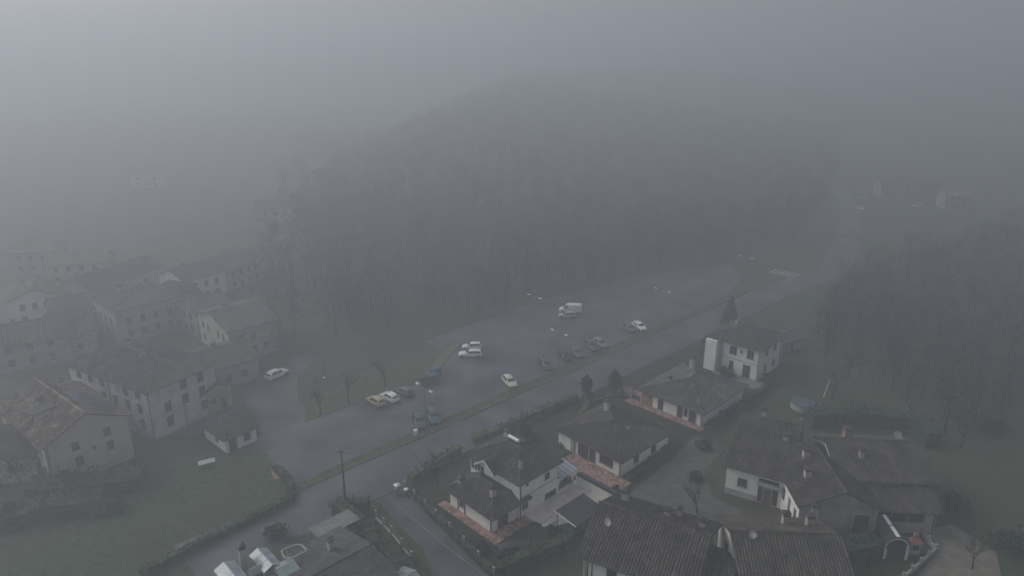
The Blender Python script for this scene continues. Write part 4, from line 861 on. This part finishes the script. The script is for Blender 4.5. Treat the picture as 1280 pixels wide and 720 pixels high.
hedge([(422, 640), (455, 668), (480, 695), (510, 725), (530, 745)], 2.2, 2.3, 'thick hedge along the fenced lane and the slate-roofed house', 2)
hedge([(425, 646), (440, 638), (462, 638)], 1.6, 2.0, 'short thick hedge at the foot of the utility pole', 3)
hedge([(508, 611), (545, 650), (580, 684), (618, 722)], 1.0, 1.0, 'trimmed hedge growing inside the lane fence of the two-storey villa', 4)
hedge([(512, 606), (545, 583), (575, 566)], 1.2, 1.5, 'hedge between the two-storey villa and the junction', 5, 'hedge_light')
hedge([(592, 556), (640, 534), (690, 512), (720, 500)], 1.3, 1.4, 'long hedge between the villas and the main road', 6, 'hedge_light')
hedge([(618, 722), (660, 702), (700, 688), (722, 668)], 1.6, 1.8, 'dark hedge between the black car and the ribbed brown roof', 7)
hedge([(836, 560), (800, 590), (785, 602)], .9, .8, 'low hedge along the white side wall of the terrace villa', 8)
hedge([(885, 535), (935, 502), (960, 484)], 1.0, 1.0, 'low hedge along the side wall of the long low villa', 9)
hedge([(985, 545), (960, 570)], 1.2, 1.3, 'hedge stub behind the white farmhouse block', 10)
hedge([(1010, 690), (1050, 700), (1095, 690)], 3.2, 2.6, 'dense dark hedge between the arched shed and the white-gabled farmhouse', 11)
hedge([(1010, 532), (1070, 528), (1140, 538), (1165, 560)], 3.0, 3.0, 'dense tall hedge behind the stepped roof of the farmhouse', 12)
hedge([(45, 618), (110, 616), (180, 606)], 5.0, 2.6, 'overgrown dark hedge below the pinkish house', 13)
hedge([(700, 560), (735, 505), (790, 490)], .9, .7, 'low dry hedge on the garden bank between two low villas', 14, 'hedge_light')
hedge([(0, 660), (60, 640), (130, 632)], 4.5, 2.2, 'tangled dark thicket on the upper side of the lawn', 15)
# shrubs
for i, (px, py, r, h, lab, m) in enumerate([
    (345, 672, 1.8, 1.7, 'round bush beside the earth path near the skylight roof', 'hedge'), (905, 470, 2.0, 2.0, 'round shrub in front of the tall white house', 'hedge'), (960, 478, 1.6, 1.8, 'shrub at the corner of the tall white house', 'hedge'),
    (889, 452, 2.2, 2.6, 'dark bush by the main road next to the tall white house', 'conifer'), (735, 500, 1.4, 1.2, 'dry yellowish shrub beside the dark cypress', 'hedge_light'), (822, 560, 1.5, 1.2, 'shrub by the drive behind the terrace villa', 'hedge'),
    (600, 688, 1.3, 1.1, 'small shrub in the garden between the fence and the wing', 'hedge'), (655, 700, 1.5, 1.2, 'small shrub beside the black car', 'hedge'), (770, 616, .8, 1.0, 'potted bush at the corner of the red terrace', 'hedge'),
    (1255, 690, 3.0, 3.2, 'large dark bush at the edge of the gravel yard', 'hedge'), (1195, 640, 2.6, 2.6, 'dark bush beyond the gravel yard by the stepped farmhouse', 'hedge'), (90, 628, 2.8, 2.4, 'dark bush in the shadowed garden below the pinkish house', 'hedge'),
    (25, 650, 2.6, 2.8, 'dark bush at the side of the lawn below the low brown-roofed house', 'hedge'), (140, 640, 2.4, 1.8, 'spreading bush at the upper side of the lawn', 'hedge'), (880, 560, 1.6, 1.4, 'bush in the grass between the drive and the white farmhouse block', 'hedge'),
    (1235, 540, 3.0, 3.0, 'wide bush on the meadow at the wood edge', 'hedge'), (870, 600, 1.4, 1.2, 'small bush beside the bare garden tree', 'hedge'), (690, 668, 1.2, 1.2, 'small bush next to the white garden bench', 'hedge')]):
    shrub(px, py, r, h, lab, 40 + i, m)
conifer(733, 496, 4.2, 1.1, 'dark cypress between the main road and the terrace villa', 1, col=True); conifer(768, 492, 4.6, 1.2, 'green cypress beside the patio of the long low villa', 2, 'hedge', True)
conifer(912, 405, 6.5, 2.4, 'dark conifer behind the roof of the tall white house', 3); conifer(880, 440, 3.2, 1.6, 'short conifer at the roadside by the tall white house', 4)
conifer(655, 548, 3.6, 1.5, 'dark conifer behind the water tank of the two-storey villa', 5)
bare_tree(548, 606, 6.5, 'bare tree at the villa corner by the junction', 11); bare_tree(872, 642, 6.0, 'bare tree in the grass between the drive and the farm roofs', 12); bare_tree(90, 640, 8, 'bare tree in the garden below the pinkish house', 13)
bare_tree(400, 520, 7, 'bare tree on the grass island near the junction', 14); bare_tree(436, 505, 7, 'bare tree on the grass island behind the beige car', 15); bare_tree(482, 484, 6.5, 'bare tree on the grass island behind the dark grey car', 16)
bare_tree(30, 610, 7, 'bare tree in front of the low brown-roofed house', 17); bare_tree(1060, 470, 8, 'bare tree on the back garden lawn beside the timber frame', 18); bare_tree(1105, 468, 9, 'bare tree at the wood side of the timber frame', 19)
bare_tree(1200, 560, 8, 'bare tree on the meadow near the wide bush', 20); bare_tree(1215, 712, 5, 'bare sapling in the gravel yard', 21); bare_tree(1040, 500, 7, 'bare tree behind the blue pool cover', 22)
for i, px in enumerate((586, 594, 604, 612, 620, 630, 638)):
    pos = ('first of the row from the grass island', 'second of the row from the grass island', 'third of the row from the grass island', 'middle of the row', 'third of the row from the white van', 'second of the row from the white van', 'last of the row by the white van')[i]
    bare_tree(px, 404 - i * 1.2, 4.2, 'pale-barked young tree at the wood edge, ' + pos, 60 + i, 'bark_pale', .4, name='young_tree')

# ------------------------------------------------------------------ garden things
def fence(pts, n, label, low=.45, hp=1.45, world=False, post='concrete'):
    pw = [Vector(p if world else gp(*p)) for p in pts]; o = pw[0]; t = thing('lane_fence', label, 'fence', (o.x, o.y, 0)); tot = sum((b - a).length for a, b in zip(pw, pw[1:]))
    for a, b in zip(pw, pw[1:]):
        d = (b - a).normalized(); r = Vector((d.y, -d.x)) * .1
        G().prism([tuple(a - o - r), tuple(a - o + r), tuple(b - o + r), tuple(b - o - r)], 0, low).build('base_wall', M['concrete'], t)
        k = max(1, round(n * (b - a).length / tot))
        for i in range(k + (1 if b is pw[-1] else 0)):
            p = a + d * ((b - a).length * i / k) - o; G().box(p.x - .13, p.x + .13, p.y - .13, p.y + .13, low + .002, hp).build('post', M[post], t)
        for z in (low + .35, hp - .15): G().bar((*(a - o), z), (*(b - o), z), .03, .05).build('rail', M['pole_grey'], t)
fence([(505, 613), (545, 649), (580, 683), (617, 722)], 8, 'fence of pale posts on a low wall along the lane by the two-storey villa', post='wall_grey')
fence([(1152, 668), (1169, 690), (1150, 707), (1128, 726)], 6, 'stone-based fence around the arched garden shed', .6, 1.1)
fence([(470, 648), (490, 668), (515, 700)], 4, 'broken line of pale posts in the thick hedge by the lane', .2, 1.2)
# gate pillar with white cap and mailbox where the lane begins
x, y = gp(497, 618); t = thing('gate_pillar', 'gate pillar with a white cap at the corner of lane and junction', 'pillar', (x, y, 0), R(44))
G().box(-.25, .25, -.25, .25, 0, 1.5).build('pillar', M['concrete'], t); G().add([(-.4, -.4, 1.502), (.4, -.4, 1.502), (.4, .4, 1.502), (-.4, .4, 1.502), (0, 0, 1.78)], [(0, 1, 4), (1, 2, 4), (2, 3, 4), (3, 0, 4), (3, 2, 1, 0)]).build('cap', M['lamp_white'], t)
wbin(508, 621, 'grey round waste bin next to the white-capped gate pillar', 'pole_grey')
# barrier pole across the lane mouth
x0, y0 = gp(455, 640); x1, y1 = gp(500, 620); t = thing('barrier_pole', 'dark bar barrier between the hedge and the gate pillar', 'barrier', (x0, y0, 0))
G().bar((0, 0, 1.0), (x1 - x0 - .4, y1 - y0 - .2, 1.0), .07, .09).build('bar', M['metal_dark'], t); G().tube([(0, 0, 0), (0, 0, 1.05)], .07, 6).build('post', M['metal_dark'], t); G().tube([(x1 - x0 - .4, y1 - y0 - .2, 0), (x1 - x0 - .4, y1 - y0 - .2, 1.05)], .07, 6).build('post', M['metal_dark'], t)
# dark canopy beside the courtyard
p = C.root.matrix_basis @ Vector((4.4, -6.3, 0)); t = thing('garden_canopy', 'dark flat canopy on posts at the side of the pale courtyard', 'canopy', (p.x, p.y, 0), R(44))
G().slab([(-2.6, -1.5, 2.2), (2.6, -1.5, 2.2), (2.6, 1.9, 2.65), (-2.6, 1.9, 2.65)], .09).build('canopy_roof', M['metal_dark'], t, fix=True)
G().bar((-2.68, -1.5, 2.18), (-2.68, 1.9, 2.62), .06, .14).build('edge_trim', M['white_paint'], t)
for x in (-2.4, 2.4):
    for y, z in ((-1.3, 2.1), (1.7, 2.5)): G().tube([(x, y, 0), (x, y, z)], .06, 6).build('post', M['metal_dark'], t)
# bench
def bench(px, py, rz, label, m='white_paint', s=1.0):
    x, y = gp(px, py); t = thing('garden_bench', label, 'bench', (x, y, .0), R(rz))
    for k in range(3): G().box(-.8 * s, .8 * s, -.3 + k * .2, -.13 + k * .2, .42, .46).build('seat_slat', M[m], t)
    for k in range(2): G().box(-.8 * s, .8 * s, .33, .36, .6 + k * .2, .75 + k * .2).build('back_slat', M[m], t)
    for a in (-.7 * s, .62 * s):
        G().box(a, a + .08, -.28, -.2, 0, .418).build('leg', M[m], t); G().box(a, a + .08, .25, .328, 0, .95).build('leg', M[m], t)
bench(686, 657, 44, 'white garden bench between the courtyard and the dark hedge', s=1.3)
# picnic table on the lawn
x, y = gp(259, 583); t = thing('garden_table', 'pale garden table standing on the lawn below the mossy garage', 'table', (x, y, .02), R(30))
G().box(-1.1, 1.1, -.6, .6, .74, .80).build('table_top', M['zinc'], t)
for a in (-.95, .87):
    for b in (-.5, .42): G().box(a, a + .08, b, b + .08, 0, .738).build('leg', M['pole_grey'], t)
# red earth patch on the lawn corner
sheet('bare_earth', [(338, 588), (348, 584), (352, 598), (343, 600)], .03, M['brick'])
# garden shed with a barrel roof
x, y = gp(1118, 699); t = thing('garden_shed', 'dark garden shed with an arched roof and white roof strips, behind the farmhouse hedge', 'shed', (x, y, 0), R(-6))
t['label'] = 'dark garden shed with an arched roof, white corner boards and white roof strips'
G().box(-1.3, 1.3, 0, 4.4, 0, 2.0).build('wall', M['metal_dark'], t)
def barrel(r, zc, y0, y1, th=.06, a0=18, a1=162, n=10):
    g = G()
    for yy in (y0, y1):
        for rr in (r, r - th):
            for k in range(n + 1): a = R(a0 + (a1 - a0) * k / n); g.v.append((rr * math.cos(a), yy, zc + rr * math.sin(a)))
    m_ = n + 1
    for k in range(n): g.f += [(k, k + 1, 2 * m_ + k + 1, 2 * m_ + k), (m_ + k, 3 * m_ + k, 3 * m_ + k + 1, m_ + k + 1), (k, m_ + k, m_ + k + 1, k + 1), (2 * m_ + k, 2 * m_ + k + 1, 3 * m_ + k + 1, 3 * m_ + k)]
    g.f += [(0, 2 * m_, 3 * m_, m_), (n, m_ + n, 3 * m_ + n, 2 * m_ + n)]; return g
br = barrel(1.5, 1.5, -.15, 4.5).build('roof', M['metal_dark'], t, fix=True)
for k in range(2): barrel(1.525, 1.5, .1 + k * 2.15, 2.0 + k * 2.15, .03, 82, 98, 2).build('roof_strip', M['lamp_white'], br, fix=True)
for s in (-1, 1): G().box(s * 1.2 - .16, s * 1.2 + .16, -.06, -.003, 0, 2.05).build('corner_board', M['white_paint'], t)
barrel(1.38, 1.5, -.1, -.01, .14, 25, 155).build('arch_trim', M['white_paint'], t, fix=True)
G().box(-.95, .95, -.05, -.002, .05, 2.0).build('door', M['metal_dark'], t)
# stone barbecue with red top
x, y = gp(1141, 690); t = thing('barbecue', 'stone barbecue with a red tiled top beside the arched shed', 'barbecue', (x, y, 0), R(-6))
G().box(-.55, .55, -.4, .5, 0, 1.5).build('base', M['wall_cream'], t); G().box(-.35, .35, -.43, -.402, .6, 1.2).build('fire_opening', M['trim'], t)
G().add([(-.7, -.55, 1.52), (.7, -.55, 1.52), (.7, .65, 1.52), (-.7, .65, 1.52), (-.4, .05, 2.05), (.4, .05, 2.05)], [(0, 1, 5, 4), (1, 2, 5), (2, 3, 4, 5), (3, 0, 4), (3, 2, 1, 0)]).build('hood', M['red_roof'], t)
G().box(-.2, .2, -.1, .25, 1.9, 2.5).build('flue', M['brick'], t)
# blue pool with cover
x, y = gp(1003, 510); t = thing('garden_pool', 'round garden pool under a blue cover behind the farm roofs', 'pool', (x, y, 0)); G().lathe([(1.9, 0), (1.9, 1.0)], 20).build('wall', M['wall_grey'], t); G().lathe([(1.96, 1.003), (1.96, 1.08), (1.3, 1.14)], 20).build('cover', M['blue_tarp'], t)
# leaning white post, timber frame
x, y = gp(1029, 497); t = thing('garden_post', 'leaning white post with a stay beside the blue pool', 'post', (x, y, 0)); G().tube([(0, 0, 0), (.9, .4, 3.2)], .07, 6).build('post', M['white_paint'], t); G().tube([(1.3, .6, 0), (.8, .36, 2.6)], .03, 5).build('stay', M['zinc'], t)
x, y = gp(1053, 478); t = thing('timber_frame', 'tall open timber frame like a swing stand on the back lawn', 'frame', (x, y, 0), R(8))
for k in (0, 6.6):
    for s in (-1, 1): G().tube([(k, s * .9, 0), (k, 0, 3.4)], .08, 6).build('leg', M['wood_dark'], t)
G().tube([(-.3, 0, 3.42), (6.9, 0, 3.42)], .09, 6).build('crossbeam', M['wood_dark'], t)
for k in (2.2, 4.2): 
    for j in (-.25, .25): G().tube([(k + j, 0, 3.4), (k + j, 0, .6)], .02, 4).build('rope', M['zinc'], t)
    G().box(k - .3, k + .3, -.12, .12, .56, .6).build('swing_seat', M['wood'], t)
# shed roof behind the tall house
x, y = gp(993, 440); hs2 = House('tool_shed', 'low shed with a pale grey roof behind the tall white house', (x - 3, y - 1), 30, 6, 4, 2.4, 'wall_grey', 'tile_grey', ('gable', 'x', .8), .4, row=.8, cat='shed'); hs2.door('-y', 2.5); hs2.window('-x', 1.5, 1.0, .8, .8)

# ------------------------------------------------------------------ woods (nobody could count these trees in the fog)
def template(rng, h, leafy, size):
    g = G(); gb = G(); g.tube([(0, 0, -.5), (rng.uniform(-.3, .3), rng.uniform(-.3, .3), h * .5), (rng.uniform(-.6, .6), rng.uniform(-.6, .6), h * .85)], [.22, .15, .05], 5, cap=False)
    for _ in range(9):
        a = rng.uniform(0, 6.28); z = h * rng.uniform(.3, .75); l = h * rng.uniform(.15, .3); g.tube([(0, 0, z), (math.cos(a) * l, math.sin(a) * l, z + l * .9)], [.07, .02], 3, cap=False)
    for _ in range(9):
        a = rng.uniform(0, 6.28); rr = h * rng.uniform(.05, .2); leaves(gb, (math.cos(a) * rr, math.sin(a) * rr, h * rng.uniform(.16, .9)), (h * .17, h * .17, h * .15), leafy // 9, size, rng, 1, .2)
    return g, gb
def woods(name, label, pts, seed, leafy=440, hmin=8, hmax=15):
    rng = random.Random(seed); T = [template(rng, 1.0 * rng.uniform(11, 13), leafy, .24) for _ in range(7)]; TF = [template(rng, 1.0 * rng.uniform(11, 13), leafy // 2, .46) for _ in range(5)]; gt, gl = G(), G()
    for (x, y) in pts:
        a, b = rng.choice(T if y < 215 else TF); s = rng.uniform(hmin, hmax) / 12; c, sn_ = math.cos(rng.uniform(0, 6.28)), 0; th = rng.uniform(0, 6.28); c, sn_ = math.cos(th), math.sin(th); z = terrain(x, y)
        for src, dst in ((a, gt), (b, gl)): dst.add([(x + (p[0] * c - p[1] * sn_) * s, y + (p[0] * sn_ + p[1] * c) * s, z + p[2] * s) for p in src.v], src.f)
    t = thing(name, label, 'woods'); t['kind'] = 'stuff'; gt.build('trunks', M['bark'], t, 'stuff'); gl.build('crowns', M['wood_leaf'], t, 'stuff')
rng = random.Random(99); hillp = []; rightp = []; leftp = []
def edge(px):    # lower edge of the hill woods in the picture
    pts = [(330, 448), (400, 428), (470, 416), (560, 402), (640, 384), (700, 372), (760, 362), (850, 340), (920, 318), (1000, 300), (1030, 268), (1040, 235)]
    for (a, b), (c, d) in zip(pts, pts[1:]):
        if a <= px <= c: return b + (d - b) * (px - a) / (c - a)
    return None
y = 110.0
while y < 470:
    st = 5.2 if y < 230 else 7.5
    x = -140.0
    while x < 260:
        X, Y = x + rng.uniform(-2.2, 2.2), y + rng.uniform(-2.2, 2.2); px, py = proj(X, Y, 0); e = edge(px)
        if e and py < e - 2 and Y < 460 and px > 330 + 150 * rng.random() ** 3 + max(0, 330 - py) * 1.0 * rng.random() + 14 * math.sin(py * .09): hillp.append((X, Y))
        x += st
    y += st
for _ in range(3000):
    px, py = rng.uniform(1030, 1330), rng.uniform(250, 560); X, Y = gp(px, py)
    lim = 545 - (px - 1110) * .06 if px > 1175 else (508 if px > 1110 else 452)
    if py < lim and py > 355 - (px - 1060) * .25 and px > 1000 + (470 - py) * .45 and all((X - a) ** 2 + (Y - b) ** 2 > 15 for a, b in rightp): rightp.append((X, Y))
woods('hill_woods', 'foggy woods covering the hill behind the car park', hillp, 5); woods('garden_woods', 'dark woods beyond the back garden and the farm roofs', rightp, 6, 440, 7, 12)
print('trees', len(hillp), len(rightp))

# ------------------------------------------------------------------ fog: one even body of air over the whole valley
hz = G().box(-905, 905, -125, 1005, -1.5, FOG_TOP).build('haze', None or M['kerb'], None, 'stuff'); hz.data.materials.clear()
hm = bpy.data.materials.new('haze'); hm.use_nodes = True; t = hm.node_tree; t.nodes.remove(t.nodes['Principled BSDF'])
pv = t.nodes.new('ShaderNodeVolumePrincipled'); pv.inputs['Color'].default_value = (.53, .565, .62, 1); pv.inputs['Density'].default_value = FOG_DENSITY; pv.inputs['Anisotropy'].default_value = .36
t.links.new(pv.outputs[0], t.nodes['Material Output'].inputs['Volume']); hz.data.materials.append(hm)
tag(hz, 'grey fog lying over the whole village and hill', 'fog')
